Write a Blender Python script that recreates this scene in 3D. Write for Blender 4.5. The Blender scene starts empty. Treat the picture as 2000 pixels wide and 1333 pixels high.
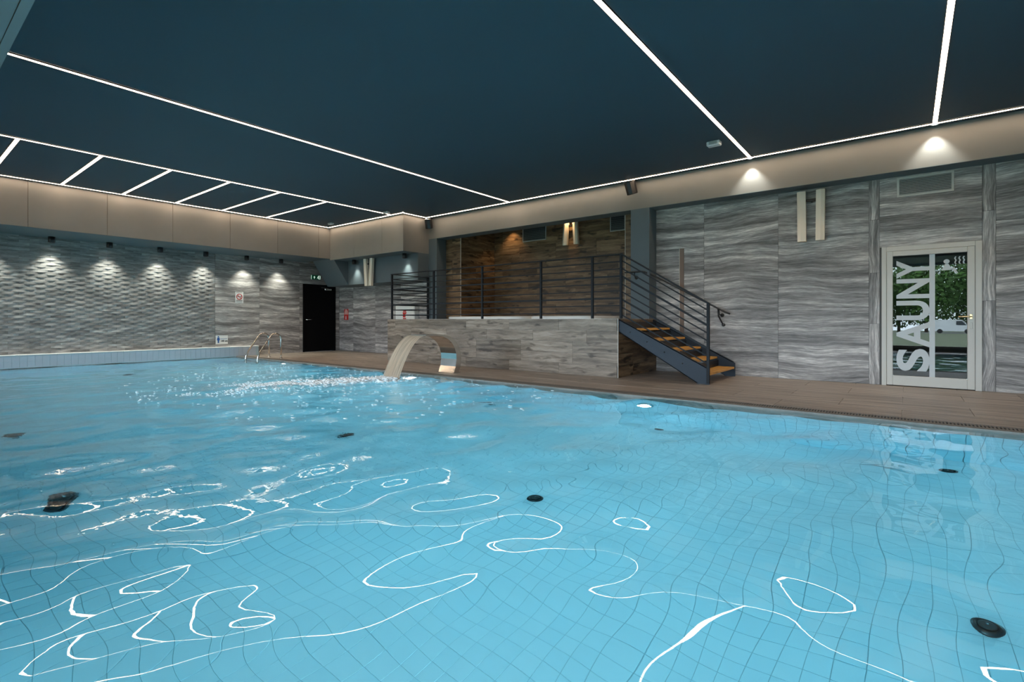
import bpy, math, random
import numpy as np
from mathutils import Vector, Matrix

random.seed(7)
rng = np.random.default_rng(11)
SC = bpy.context.scene
COL = SC.collection
PI = math.pi

# ------------------------------------------------------------------ camera
F_PX, HOR, YAW = 984.35, 626.5, 38.16
CAM_H = 1.0
cam_d = bpy.data.cameras.new('camera')
cam = bpy.data.objects.new('camera', cam_d)
COL.objects.link(cam)
cam_d.sensor_fit = 'HORIZONTAL'
cam_d.sensor_width = 36.0
cam_d.lens = 36.0 * F_PX / 2000.0
cam_d.shift_y = -(1333 / 2 - HOR) / 2000.0
cam_d.clip_start = 0.02
cam_d.clip_end = 500
cam.location = (0, 0, CAM_H)
cam.rotation_euler = (PI / 2, 0, math.radians(YAW))
SC.camera = cam

# ------------------------------------------------------------------ view, world, big lights
SC.view_settings.view_transform = 'Standard'
SC.view_settings.look = 'None'
SC.view_settings.gamma = 1.0
SC.view_settings.use_curve_mapping = False
SC.view_settings.exposure = 0.0
SKY = 10.0
LED = 22.0
w = bpy.data.worlds.new('sky')
SC.world = w
w.use_nodes = True
bg = w.node_tree.nodes['Background']
bg.inputs['Color'].default_value = (0.74, 0.87, 1.0, 1)
bg.inputs['Strength'].default_value = SKY
SC.cycles.use_denoising = True
SC.cycles.use_adaptive_sampling = True
SC.cycles.adaptive_threshold = 0.02
SC.cycles.sample_clamp_indirect = 6.0
SC.cycles.max_bounces = 10
SC.cycles.diffuse_bounces = 5
SC.cycles.glossy_bounces = 5
SC.cycles.transmission_bounces = 8
SC.cycles.transparent_max_bounces = 12
SC.cycles.blur_glossy = 0.5

# ------------------------------------------------------------------ room dimensions (m)
XL, XR = -15.03, 5.0          # left wall, right wall
YB, YF = 9.73, -1.65          # back wall, window front
ZC = 3.77                     # ceiling
PX0, PX1, PY0, PY1 = -14.8, 4.0, -0.25, 6.35   # pool
DEPTH = 1.42
WATER = -0.02
PLX0, PLX1, PLY, PLZ = -10.288, -3.966, 8.03, 1.035   # raised platform
BMY, BMZ = 9.38, 3.21         # beam face and underside

portal_d = bpy.data.lights.new('window_portal', 'AREA')
portal_d.shape = 'RECTANGLE'
portal_d.size = XR - XL - 0.4
portal_d.size_y = 2.75
portal_d.cycles.is_portal = True
portal = bpy.data.objects.new('window_portal', portal_d)
portal.location = ((XL + XR) / 2, YF - 0.12, 1.475)
portal.rotation_euler = (PI / 2, 0, 0)
COL.objects.link(portal)


# ------------------------------------------------------------------ pixel helpers (2000x1333)
def ray(px, py):
    s, c = math.sin(math.radians(YAW)), math.cos(math.radians(YAW))
    u = (px - 1000) / F_PX
    return -s + u * c, c + u * s, (HOR - py) / F_PX
def aY(px, py, Y):
    r = ray(px, py); t = Y / r[1]
    return Vector((r[0] * t, Y, CAM_H + r[2] * t))
def aX(px, py, X):
    r = ray(px, py); t = X / r[0]
    return Vector((X, r[1] * t, CAM_H + r[2] * t))
def aZ(px, py, Z):
    r = ray(px, py); t = (Z - CAM_H) / r[2]
    return Vector((r[0] * t, r[1] * t, Z))


# ------------------------------------------------------------------ mesh builder
class MB:
    def __init__(s):
        s.v = []; s.f = []; s.sm = []
    def add(s, vs, fs, smooth=False):
        b = len(s.v)
        s.v += [tuple(p) for p in vs]
        s.f += [tuple(i + b for i in q) for q in fs]
        s.sm += [smooth] * len(fs)
        return s
    def box(s, x0, x1, y0, y1, z0, z1):
        vs = [(x, y, z) for z in (z0, z1) for y in (y0, y1) for x in (x0, x1)]
        return s.add(vs, [(0, 2, 3, 1), (4, 5, 7, 6), (0, 1, 5, 4), (2, 6, 7, 3), (0, 4, 6, 2), (1, 3, 7, 5)])
    def bbox(s, x0, x1, y0, y1, z0, z1, b=0.004):
        # box with chamfered edges
        pts = []
        xs, ys, zs = (x0, x1), (y0, y1), (z0, z1)
        def P(i, j, k, ax):
            o = [xs[i] + (b if i == 0 else -b), ys[j] + (b if j == 0 else -b), zs[k] + (b if k == 0 else -b)]
            o[ax] = (xs[i], ys[j], zs[k])[ax]
            return tuple(o)
        idx = {}
        for i in (0, 1):
            for j in (0, 1):
                for k in (0, 1):
                    for ax in (0, 1, 2):
                        idx[i, j, k, ax] = len(pts); pts.append(P(i, j, k, ax))
        fs = []
        for k in (0, 1):
            q = [idx[0, 0, k, 2], idx[1, 0, k, 2], idx[1, 1, k, 2], idx[0, 1, k, 2]]; fs.append(q if k else q[::-1])
            q = [idx[0, k, 0, 1], idx[1, k, 0, 1], idx[1, k, 1, 1], idx[0, k, 1, 1]]; fs.append(q[::-1] if k else q)
            q = [idx[k, 0, 0, 0], idx[k, 1, 0, 0], idx[k, 1, 1, 0], idx[k, 0, 1, 0]]; fs.append(q if k else q[::-1])
        for a in (0, 1):
            for c in (0, 1):
                q = [idx[0, a, c, 1], idx[1, a, c, 1], idx[1, a, c, 2], idx[0, a, c, 2]]; fs.append(q if (a == 0) == (c == 1) else q[::-1])
                q = [idx[a, 0, c, 0], idx[a, 1, c, 0], idx[a, 1, c, 2], idx[a, 0, c, 2]]; fs.append(q[::-1] if (a == 0) == (c == 1) else q)
                q = [idx[a, c, 0, 0], idx[a, c, 1, 0], idx[a, c, 1, 1], idx[a, c, 0, 1]]; fs.append(q if (a == 0) == (c == 1) else q[::-1])
        for i in (0, 1):
            for j in (0, 1):
                for k in (0, 1):
                    q = [idx[i, j, k, 0], idx[i, j, k, 1], idx[i, j, k, 2]]
                    fs.append(q if (i + j + k) % 2 == 0 else q[::-1])
        return s.add(pts, fs)
    def prism(s, poly, axis, a, b, smooth=False):
        # poly: 2D points (in the other two axes, in order xyz without axis), extruded from a to b
        n = len(poly)
        def put(p, t):
            q = list(p); q.insert(axis, t); return tuple(q)
        vs = [put(p, a) for p in poly] + [put(p, b) for p in poly]
        fs = [(i, (i + 1) % n, n + (i + 1) % n, n + i) for i in range(n)]
        s.add(vs, fs, smooth)
        b0 = len(s.v) - 2 * n
        s.f += [tuple(b0 + i for i in range(n))[::-1], tuple(b0 + n + i for i in range(n))]
        s.sm += [False, False]
        return s
    def tube(s, pts, r, n=10, caps=True):
        pts = [Vector(p) for p in pts]
        m = len(pts)
        rs = r if isinstance(r, (list, tuple)) else [r] * m
        T = []
        for i in range(m):
            a = pts[max(i - 1, 0)]; b = pts[min(i + 1, m - 1)]
            T.append((b - a).normalized())
        up = Vector((0, 0, 1)) if abs(T[0].z) < 0.9 else Vector((1, 0, 0))
        N = (up - T[0] * up.dot(T[0])).normalized()
        vs = []
        for i in range(m):
            N = (N - T[i] * N.dot(T[i])).normalized()
            B = T[i].cross(N)
            for k in range(n):
                a = 2 * PI * k / n
                vs.append(pts[i] + (N * math.cos(a) + B * math.sin(a)) * rs[i])
        fs = [(i * n + k, i * n + (k + 1) % n, (i + 1) * n + (k + 1) % n, (i + 1) * n + k) for i in range(m - 1) for k in range(n)]
        s.add(vs, fs, True)
        if caps:
            b0 = len(s.v) - m * n
            s.f += [tuple(b0 + k for k in range(n))[::-1], tuple(b0 + (m - 1) * n + k for k in range(n))]
            s.sm += [False, False]
        return s
    def bar(s, p, q, wd, ht):
        # rectangular bar between two points, width horizontal, height in the vertical plane
        p, q = Vector(p), Vector(q)
        d = (q - p).normalized()
        up = Vector((0, 0, 1)) if abs(d.z) < 0.95 else Vector((0, 1, 0))
        sd = d.cross(up).normalized(); u = sd.cross(d).normalized()
        vs = [e + sd * wd / 2 * i + u * ht / 2 * j for e in (p, q) for i, j in ((-1, -1), (1, -1), (1, 1), (-1, 1))]
        return s.add(vs, [(0, 3, 2, 1), (4, 5, 6, 7), (0, 1, 5, 4), (1, 2, 6, 5), (2, 3, 7, 6), (3, 0, 4, 7)])
    def lathe(s, prof, c, n=20, axis='Z', smooth=True):
        # prof: (r, h) pairs
        c = Vector(c); vs = []
        for r, h in prof:
            for k in range(n):
                a = 2 * PI * k / n
                x, y = r * math.cos(a), r * math.sin(a)
                vs.append(c + Vector({'Z': (x, y, h), 'Y': (x, h, -y), 'X': (h, x, y)}[axis]))
        m = len(prof)
        fs = [(i * n + k, i * n + (k + 1) % n, (i + 1) * n + (k + 1) % n, (i + 1) * n + k) for i in range(m - 1) for k in range(n)]
        s.add(vs, fs, smooth)
        b0 = len(s.v) - m * n
        s.f += [tuple(b0 + k for k in range(n))[::-1], tuple(b0 + (m - 1) * n + k for k in range(n))]
        s.sm += [False, False]
        return s
    def mesh(s, name, origin=(0, 0, 0)):
        o = Vector(origin)
        me = bpy.data.meshes.new(name)
        me.from_pydata([tuple(Vector(p) - o) for p in s.v], [], s.f)
        me.polygons.foreach_set('use_smooth', s.sm)
        me.update()
        return me
    def build(s, name, mat, parent=None, origin=None):
        # origin: world position of the object; the mesh is made relative to it
        base = world_loc(parent)
        o = Vector(origin) if origin is not None else base
        me = s.mesh(name, o)
        return link(name, me, mat, parent, o - base)

def world_loc(o):
    p = Vector((0, 0, 0))
    while o is not None:
        p += o.location; o = o.parent
    return p
def link(name, me, mat, parent=None, loc=(0, 0, 0), rot=None):
    if mat is not None and len(me.materials) == 0:
        me.materials.append(mat)
    ob = bpy.data.objects.new(name, me)
    ob.location = loc
    if rot: ob.rotation_euler = rot
    ob.parent = parent
    COL.objects.link(ob)
    return ob
def tag(o, label, cat, group=None, kind=None):
    o['label'] = label; o['category'] = cat
    if group: o['group'] = group
    if kind: o['kind'] = kind
    return o
def thing(name, label, cat, loc=(0, 0, 0), group=None):
    o = bpy.data.objects.new(name, None)
    o.empty_display_size = 0.1
    o.location = loc
    COL.objects.link(o)
    return tag(o, label, cat, group)
def struct(o, label=None, cat=None):
    o['kind'] = 'structure'
    if label: o['label'] = label
    if cat: o['category'] = cat
    return o
def lamp(name, kind, loc, parent, power, color, **kw):
    d = bpy.data.lights.new(name, kind)
    d.energy = power; d.color = color
    for k, v in kw.items():
        if k != 'rot': setattr(d, k, v)
    o = bpy.data.objects.new(name, d)
    o.location = Vector(loc) - world_loc(parent)
    if 'rot' in kw: o.rotation_euler = kw['rot']
    o.parent = parent
    COL.objects.link(o)
    return o


# ------------------------------------------------------------------ materials
def new_mat(name):
    m = bpy.data.materials.new(name); m.use_nodes = True
    nt = m.node_tree; nt.nodes.clear()
    out = nt.nodes.new('ShaderNodeOutputMaterial')
    return m, nt, out
def N(nt, kind, **inp):
    n = nt.nodes.new(kind)
    for k, v in inp.items():
        if k in n.inputs.keys(): n.inputs[k].default_value = v
        else: setattr(n, k, v)
    return n
def L(nt, a, b): nt.links.new(a, b)
def math_n(nt, op, a, b=None):
    n = nt.nodes.new('ShaderNodeMath'); n.operation = op
    for i, v in enumerate((a, b)):
        if v is None: continue
        if isinstance(v, (int, float)): n.inputs[i].default_value = v
        else: L(nt, v, n.inputs[i])
    return n.outputs[0]
def ramp(nt, fac, stops):
    r = nt.nodes.new('ShaderNodeValToRGB')
    el = r.color_ramp.elements
    while len(el) > 1: el.remove(el[-1])
    el[0].position = stops[0][0]; el[0].color = (*stops[0][1], 1)
    for p, c in stops[1:]:
        e = el.new(p); e.color = (*c, 1)
    L(nt, fac, r.inputs[0])
    return r.outputs[0]
def plain(name, col, rough=0.5, metal=0.0, spec=0.5, noise=0.0, nscale=8.0, bump=0.0):
    m, nt, out = new_mat(name)
    p = N(nt, 'ShaderNodeBsdfPrincipled')
    p.inputs['Base Color'].default_value = (*col, 1)
    p.inputs['Roughness'].default_value = rough
    p.inputs['Metallic'].default_value = metal
    p.inputs['Specular IOR Level'].default_value = spec
    if noise or bump:
        tc = N(nt, 'ShaderNodeTexCoord')
        nz = N(nt, 'ShaderNodeTexNoise', Scale=nscale, Detail=5.0)
        L(nt, tc.outputs['Object'], nz.inputs['Vector'])
        if noise:
            c = ramp(nt, nz.outputs['Fac'], [(0.3, tuple(v * (1 - noise) for v in col)), (0.7, tuple(v * (1 + noise) for v in col))])
            L(nt, c, p.inputs['Base Color'])
        if bump:
            b = N(nt, 'ShaderNodeBump', Strength=bump, Distance=0.01)
            L(nt, nz.outputs['Fac'], b.inputs['Height']); L(nt, b.outputs[0], p.inputs['Normal'])
    L(nt, p.outputs[0], out.inputs[0])
    return m
def emit(name, col, strength):
    m, nt, out = new_mat(name)
    e = N(nt, 'ShaderNodeEmission', Strength=strength); e.inputs[0].default_value = (*col, 1)
    L(nt, e.outputs[0], out.inputs[0])
    return m
def rnd_coords(nt, island=False):
    # object coordinates shifted by a random amount for every piece
    tc = N(nt, 'ShaderNodeTexCoord'); oi = N(nt, 'ShaderNodeObjectInfo')
    r = oi.outputs['Random']
    if island:
        g = N(nt, 'ShaderNodeNewGeometry')
        r = math_n(nt, 'FRACT', math_n(nt, 'ADD', math_n(nt, 'MULTIPLY', g.outputs['Random Per Island'], 1.0), r))
    cb = N(nt, 'ShaderNodeCombineXYZ')
    L(nt, math_n(nt, 'MULTIPLY', r, 37.0), cb.inputs[0])
    L(nt, math_n(nt, 'MULTIPLY', r, 91.0), cb.inputs[1])
    L(nt, math_n(nt, 'MULTIPLY', r, 53.0), cb.inputs[2])
    ad = N(nt, 'ShaderNodeVectorMath', operation='ADD')
    L(nt, tc.outputs['Object'], ad.inputs[0]); L(nt, cb.outputs[0], ad.inputs[1])
    return ad.outputs[0], r
def grain(name, scale, stops, warp=0.12, warp_scale=(0.9, 0.9, 0.9), rough=0.45, val=0.25, fine=None, bump=0.05, island=False, knots=None, spec=0.4, axis=2):
    """streaky stone or wood: noise squeezed along one direction, bent by slow waves"""
    m, nt, out = new_mat(name)
    co, r = rnd_coords(nt, island)
    # slow warp
    wm = N(nt, 'ShaderNodeMapping'); wm.inputs['Scale'].default_value = warp_scale
    L(nt, co, wm.inputs['Vector'])
    wn = N(nt, 'ShaderNodeTexNoise', Scale=1.0, Detail=2.0)
    L(nt, wm.outputs[0], wn.inputs['Vector'])
    wv = math_n(nt, 'MULTIPLY', math_n(nt, 'SUBTRACT', wn.outputs['Fac'], 0.5), warp)
    cz = N(nt, 'ShaderNodeCombineXYZ'); L(nt, wv, cz.inputs[axis])
    ad = N(nt, 'ShaderNodeVectorMath', operation='ADD')
    L(nt, co, ad.inputs[0]); L(nt, cz.outputs[0], ad.inputs[1])
    mp = N(nt, 'ShaderNodeMapping'); mp.inputs['Scale'].default_value = scale
    L(nt, ad.outputs[0], mp.inputs['Vector'])
    nz = N(nt, 'ShaderNodeTexNoise', Scale=1.0, Detail=7.0, Roughness=0.62)
    L(nt, mp.outputs[0], nz.inputs['Vector'])
    f = nz.outputs['Fac']
    if fine:
        mp2 = N(nt, 'ShaderNodeMapping'); mp2.inputs['Scale'].default_value = fine[0]
        L(nt, ad.outputs[0], mp2.inputs['Vector'])
        n2 = N(nt, 'ShaderNodeTexNoise', Scale=1.0, Detail=4.0, Roughness=0.7)
        L(nt, mp2.outputs[0], n2.inputs['Vector'])
        f = math_n(nt, 'ADD', f, math_n(nt, 'MULTIPLY', math_n(nt, 'SUBTRACT', n2.outputs['Fac'], 0.5), fine[1]))
    if knots:
        mp3 = N(nt, 'ShaderNodeMapping'); mp3.inputs['Scale'].default_value = knots[0]
        L(nt, ad.outputs[0], mp3.inputs['Vector'])
        n3 = N(nt, 'ShaderNodeTexNoise', Scale=1.0, Detail=2.0)
        L(nt, mp3.outputs[0], n3.inputs['Vector'])
        k = N(nt, 'ShaderNodeMapRange'); k.inputs[1].default_value = 0.6; k.inputs[2].default_value = 0.75; k.inputs[3].default_value = 0; k.inputs[4].default_value = knots[1]
        L(nt, n3.outputs['Fac'], k.inputs[0])
        f = math_n(nt, 'SUBTRACT', f, k.outputs[0])
    c = ramp(nt, f, stops)
    mx = N(nt, 'ShaderNodeMixRGB', blend_type='MULTIPLY'); mx.inputs[0].default_value = 1
    L(nt, c, mx.inputs[1])
    vv = math_n(nt, 'ADD', math_n(nt, 'MULTIPLY', r, 2 * val), 1 - val)
    cg = N(nt, 'ShaderNodeCombineColor')
    for i in range(3): L(nt, vv, cg.inputs[i])
    L(nt, cg.outputs[0], mx.inputs[2])
    p = N(nt, 'ShaderNodeBsdfPrincipled'); p.inputs['Roughness'].default_value = rough
    p.inputs['Specular IOR Level'].default_value = spec
    L(nt, mx.outputs[0], p.inputs['Base Color'])
    if bump:
        b = N(nt, 'ShaderNodeBump', Strength=bump, Distance=0.02)
        L(nt, f, b.inputs['Height']); L(nt, b.outputs[0], p.inputs['Normal'])
    L(nt, p.outputs[0], out.inputs[0])
    return m

STONE_STOPS = [(0.26, (0.075, 0.070, 0.070)), (0.41, (0.182, 0.170, 0.167)), (0.52, (0.31, 0.290, 0.283)), (0.60, (0.47, 0.440, 0.426)), (0.69, (0.76, 0.722, 0.695))]
M = {}
M['stone'] = grain('grey_wave_stone', (0.45, 1.0, 8.0), STONE_STOPS, warp=0.26, warp_scale=(0.8, 0.8, 0.7), val=0.08, fine=((5, 7, 95), 0.62), bump=0.06)
M['stone_v'] = grain('grey_wave_stone_vertical', (14.0, 1.0, 0.5), STONE_STOPS, warp=0.25, warp_scale=(0.7, 0.8, 0.8), val=0.10, fine=((95, 7, 5), 0.62), bump=0.06, axis=0)
M['brick'] = grain('grey_relief_tile', (2.4, 2.4, 22.0), [(0.28, (0.12, 0.118, 0.118)), (0.45, (0.22, 0.213, 0.21)), (0.58, (0.31, 0.30, 0.293)), (0.72, (0.46, 0.445, 0.43))], warp=0.10, val=0.24, fine=((9, 9, 70), 0.25), bump=0.05, island=True, rough=0.5)
M['wood_light'] = grain('weathered_plank_tile', (1.1, 1.1, 12.0), [(0.26, (0.062, 0.045, 0.033)), (0.42, (0.168, 0.128, 0.096)), (0.55, (0.27, 0.212, 0.165)), (0.72, (0.41, 0.335, 0.27))], warp=0.10, warp_scale=(2.5, 2.5, 2.5), val=0.20, fine=((6, 6, 90), 0.30), knots=((3.2, 3.2, 9.0), 0.30))
M['wood_dark'] = grain('rustic_plank_tile', (1.1, 1.1, 12.0), [(0.28, (0.033, 0.019, 0.010)), (0.42, (0.105, 0.063, 0.033)), (0.55, (0.195, 0.122, 0.066)), (0.7, (0.32, 0.215, 0.122))], warp=0.10, warp_scale=(2.5, 2.5, 2.5), val=0.25, fine=((6, 6, 90), 0.30), knots=((3.2, 3.2, 9.0), 0.35))
M['deck'] = grain('plank_look_deck_tile', (0.9, 16.0, 1.0), [(0.30, (0.15, 0.118, 0.096)), (0.45, (0.29, 0.235, 0.193)), (0.58, (0.42, 0.347, 0.288)), (0.72, (0.58, 0.49, 0.415))], warp=0.04, warp_scale=(1.5, 1.5, 1.5), val=0.08, fine=((4, 80, 5), 0.40), bump=0.04, rough=0.4, axis=1)
M['soffit'] = plain('pale_blue_grey_soffit', (0.21, 0.235, 0.25), 0.55)
M['joint'] = plain('light_joint', (0.42, 0.39, 0.35), 0.8)
M['backing'] = plain('dark_mortar', (0.13, 0.13, 0.13), 0.9)
M['grout'] = plain('teal_grout', (0.44, 0.60, 0.64), 0.8)
M['tile'] = None
M['paint'] = plain('taupe_panel_paint', (0.205, 0.195, 0.183), 0.55, noise=0.03, nscale=3)
M['seam'] = plain('panel_seam', (0.16, 0.13, 0.10), 0.8)
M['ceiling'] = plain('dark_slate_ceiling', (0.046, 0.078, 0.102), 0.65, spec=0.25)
M['steel'] = plain('brushed_steel', (0.72, 0.70, 0.67), 0.14, metal=1.0)
M['gunmetal'] = plain('gunmetal_paint', (0.009, 0.012, 0.017), 0.6, spec=0.3)
M['stringer'] = plain('blue_grey_steel_paint', (0.020, 0.031, 0.047), 0.55, spec=0.35)
M['shaded_paint'] = plain('panel_paint_in_shade', (0.090, 0.118, 0.135), 0.55, noise=0.03, nscale=3)  # panel paint with shade and teal bounce from the pool put into its colour
M['blackmetal'] = plain('black_metal', (0.012, 0.013, 0.015), 0.4)
M['black'] = plain('black_plastic', (0.010, 0.010, 0.012), 0.35)
M['blackdoor'] = plain('black_door_paint', (0.003, 0.003, 0.004), 0.7, spec=0.1)
M['white'] = plain('white_gloss', (0.80, 0.80, 0.78), 0.3)
M['whiteplast'] = plain('white_plastic', (0.72, 0.73, 0.73), 0.4)
M['cream'] = plain('cream_panel', (0.80, 0.71, 0.59), 0.5)
M['alu'] = plain('white_aluminium_frame', (0.60, 0.58, 0.54), 0.4)
M['vinyl'] = plain('frosted_vinyl', (0.60, 0.63, 0.65), 0.6)
M['brass'] = plain('brass_handle', (0.80, 0.62, 0.36), 0.25, metal=1.0)
M['tread'] = grain('golden_oak_tread', (22.0, 1.2, 8.0), [(0.3, (0.42, 0.18, 0.03)), (0.5, (0.70, 0.33, 0.06)), (0.7, (0.85, 0.45, 0.11))], warp=0.05, val=0.1, bump=0.03, axis=0)
M['trim'] = plain('light_tile_trim', (0.55, 0.50, 0.43), 0.4)
M['browntrim'] = plain('brown_joint_strip', (0.20, 0.135, 0.105), 0.6)
M['ventmetal'] = plain('grey_vent_metal', (0.42, 0.43, 0.43), 0.45)
M['ventdark'] = plain('vent_slat_dark', (0.10, 0.115, 0.12), 0.5)
M['concrete'] = plain('grey_coping', (0.20, 0.178, 0.158), 0.6, noise=0.15, nscale=12)
M['red'] = plain('sign_red', (0.55, 0.03, 0.025), 0.5)
M['green'] = plain('sign_green', (0.0, 0.16, 0.07), 0.5)
M['blue'] = plain('sign_blue', (0.02, 0.09, 0.30), 0.5)
M['ink'] = plain('sign_ink', (0.02, 0.02, 0.03), 0.5)
M['rubber'] = plain('rubber', (0.02, 0.02, 0.02), 0.7)
M['led'] = emit('warm_led_diffuser', (1.0, 0.76, 0.54), LED)
M['lamp_cool'] = emit('cool_lamp_lens', (0.95, 1.0, 0.92), 12.0)
M['lamp_warm'] = emit('warm_lamp_lens', (1.0, 0.72, 0.40), 10.0)
M['poollamp'] = emit('pool_lamp_lens', (0.92, 0.98, 1.0), 9.0)
M['exitglow'] = emit('exit_sign_white', (0.75, 1.0, 0.85), 0.7)
M['grass'] = plain('lawn', (0.115, 0.14, 0.07), 0.9, noise=0.35, nscale=1.5)
M['asphalt'] = plain('parking_asphalt', (0.22, 0.22, 0.22), 0.9)
M['bark'] = plain('bark', (0.10, 0.07, 0.05), 0.9)
M['leaf'] = plain('leaf_green', (0.060, 0.145, 0.020), 0.7, noise=0.5, nscale=0.6)
M['van'] = plain('van_white', (0.78, 0.80, 0.82), 0.25)
M['vanglass'] = plain('van_glass', (0.02, 0.03, 0.04), 0.1)

def tile_mat():
    m, nt, out = new_mat('pale_blue_pool_tile')
    oi = N(nt, 'ShaderNodeObjectInfo'); g = N(nt, 'ShaderNodeNewGeometry')
    r = math_n(nt, 'FRACT', math_n(nt, 'ADD', oi.outputs['Random'], g.outputs['Random Per Island']))
    c = ramp(nt, r, [(0.0, (0.66, 0.84, 0.89)), (1.0, (0.71, 0.87, 0.91))])
    p = N(nt, 'ShaderNodeBsdfPrincipled'); p.inputs['Roughness'].default_value = 0.35
    L(nt, c, p.inputs['Base Color']); L(nt, p.outputs[0], out.inputs[0])
    return m
M['tile'] = tile_mat()
M['curbtile'] = plain('grey_blue_curb_tile', (0.50, 0.56, 0.63), 0.3)

def glass_pane(name, tint, ior):
    m, nt, out = new_mat(name)
    t = N(nt, 'ShaderNodeBsdfTransparent'); t.inputs[0].default_value = (*tint, 1)
    g = N(nt, 'ShaderNodeBsdfGlossy', Roughness=0.0); g.inputs[0].default_value = (1, 1, 1, 1)
    fr = N(nt, 'ShaderNodeFresnel', IOR=ior)
    mx = N(nt, 'ShaderNodeMixShader')
    L(nt, fr.outputs[0], mx.inputs[0]); L(nt, t.outputs[0], mx.inputs[1]); L(nt, g.outputs[0], mx.inputs[2])
    L(nt, mx.outputs[0], out.inputs[0])
    return m
M['window_glass'] = glass_pane('window_glass', (0.93, 0.96, 0.95), 1.5)
M['door_glass'] = glass_pane('double_door_glass', (0.75, 0.80, 0.80), 1.9)

FX, FY = -7.0, 5.45           # where the jet meets the water
def water_mat():
    m, nt, out = new_mat('pool_water')
    gl = N(nt, 'ShaderNodeBsdfGlass', Roughness=0.0, IOR=1.333); gl.inputs[0].default_value = (1, 1, 1, 1)
    tc = N(nt, 'ShaderNodeTexCoord')
    n1 = N(nt, 'ShaderNodeTexNoise', Scale=9.0, Detail=3.0, Roughness=0.55)
    L(nt, tc.outputs['Object'], n1.inputs['Vector'])
    ds = N(nt, 'ShaderNodeVectorMath', operation='DISTANCE'); ds.inputs[1].default_value = (FX - 0.3, FY - 1.2, WATER)
    L(nt, tc.outputs['Object'], ds.inputs[0])
    mr = N(nt, 'ShaderNodeMapRange'); mr.inputs[1].default_value = 0.4; mr.inputs[2].default_value = 6.0; mr.inputs[3].default_value = 1.0; mr.inputs[4].default_value = 0.0
    L(nt, ds.outputs['Value'], mr.inputs[0])
    h = math_n(nt, 'MULTIPLY', n1.outputs['Fac'], math_n(nt, 'POWER', mr.outputs[0], 1.5))
    b = N(nt, 'ShaderNodeBump', Strength=1.0, Distance=0.012)
    L(nt, h, b.inputs['Height']); L(nt, b.outputs[0], gl.inputs['Normal'])
    L(nt, gl.outputs[0], out.inputs['Surface'])
    va = N(nt, 'ShaderNodeVolumeAbsorption', Density=0.24); va.inputs[0].default_value = (0.04, 0.80, 0.945, 1)
    L(nt, va.outputs[0], out.inputs['Volume'])
    return m
M['water'] = water_mat()

def sheet_mat():
    m, nt, out = new_mat('falling_water')
    tc = N(nt, 'ShaderNodeTexCoord')
    mp = N(nt, 'ShaderNodeMapping'); mp.inputs['Scale'].default_value = (60, 2.0, 2.0)
    L(nt, tc.outputs['Object'], mp.inputs['Vector'])
    n = N(nt, 'ShaderNodeTexNoise', Scale=1.0, Detail=4.0, Roughness=0.6)
    L(nt, mp.outputs[0], n.inputs['Vector'])
    fac = N(nt, 'ShaderNodeMapRange'); fac.inputs[1].default_value = 0.3; fac.inputs[2].default_value = 0.65; fac.inputs[3].default_value = 0.5; fac.inputs[4].default_value = 0.97
    L(nt, n.outputs['Fac'], fac.inputs[0])
    t = N(nt, 'ShaderNodeBsdfTransparent')
    p = N(nt, 'ShaderNodeBsdfPrincipled', Roughness=0.25); p.inputs['Base Color'].default_value = (0.74, 0.56, 0.41, 1)  # tan tint stands in for warm LED light reflected by the sheet
    tl = N(nt, 'ShaderNodeBsdfTranslucent'); tl.inputs[0].default_value = (0.78, 0.62, 0.48, 1)
    m2 = N(nt, 'ShaderNodeMixShader'); m2.inputs[0].default_value = 0.45
    L(nt, p.outputs[0], m2.inputs[1]); L(nt, tl.outputs[0], m2.inputs[2])
    mx = N(nt, 'ShaderNodeMixShader')
    L(nt, fac.outputs[0], mx.inputs[0]); L(nt, t.outputs[0], mx.inputs[1]); L(nt, m2.outputs[0], mx.inputs[2])
    L(nt, mx.outputs[0], out.inputs[0])
    return m
M['sheet'] = sheet_mat()
M['foam'] = plain('foam', (0.86, 0.90, 0.92), 0.6)

# ------------------------------------------------------------------ shared box pieces
_cache = {}
def piece(name, size, mat, parent, pos, rot=0.0, bev=0.0):
    """axis-aligned piece with its origin in a corner; alike pieces share their mesh"""
    key = (name, tuple(round(v, 3) for v in size), mat.name, bev)
    if key not in _cache:
        mb = MB()
        if bev: mb.bbox(0, size[0], 0, size[1], 0, size[2], bev)
        else: mb.box(0, size[0], 0, size[1], 0, size[2])
        _cache[key] = mb.mesh(name)
    return link(name, _cache[key], mat, parent, Vector(pos) - world_loc(parent), (0, 0, rot) if rot else None)

ORD = ['first', 'second', 'third', 'fourth', 'fifth', 'sixth', 'seventh', 'eighth', 'ninth', 'tenth']

# ================================================================== STRUCTURE
# ---- floor (deck around the pool)
fl = MB()
fl.box(XL, XR, PY1, YB, -0.30, -0.012)
fl.box(XL, XR, YF, PY0, -0.30, -0.012)
fl.box(PX1, XR, PY0, PY1, -0.30, -0.012)
fl.box(XL, PX0, PY0, PY1, -0.30, -0.012)
floor = struct(fl.build('floor', M['joint']))
rows = [(6.585, 7.12), (7.134, 7.72), (7.725, 8.32), (8.325, 8.92), (8.925, 9.52), (9.525, 9.725)]
for ri, (y0, y1) in enumerate(rows):
    x = -0.05 + (0.6 if ri % 2 else 0.0) - 1.2 * 13
    while x < XR:
        x0, x1 = max(x, XL + 0.004), min(x + 1.195, XR - 0.004)
        if x1 - x0 > 0.05 and not (y0 > PLY - 0.05 and x0 > PLX0 and x1 < PLX1):
            piece('deck_tile', (x1 - x0, y1 - y0, 0.012), M['deck'], floor, (x0, y0, -0.012))
        x += 1.2
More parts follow.
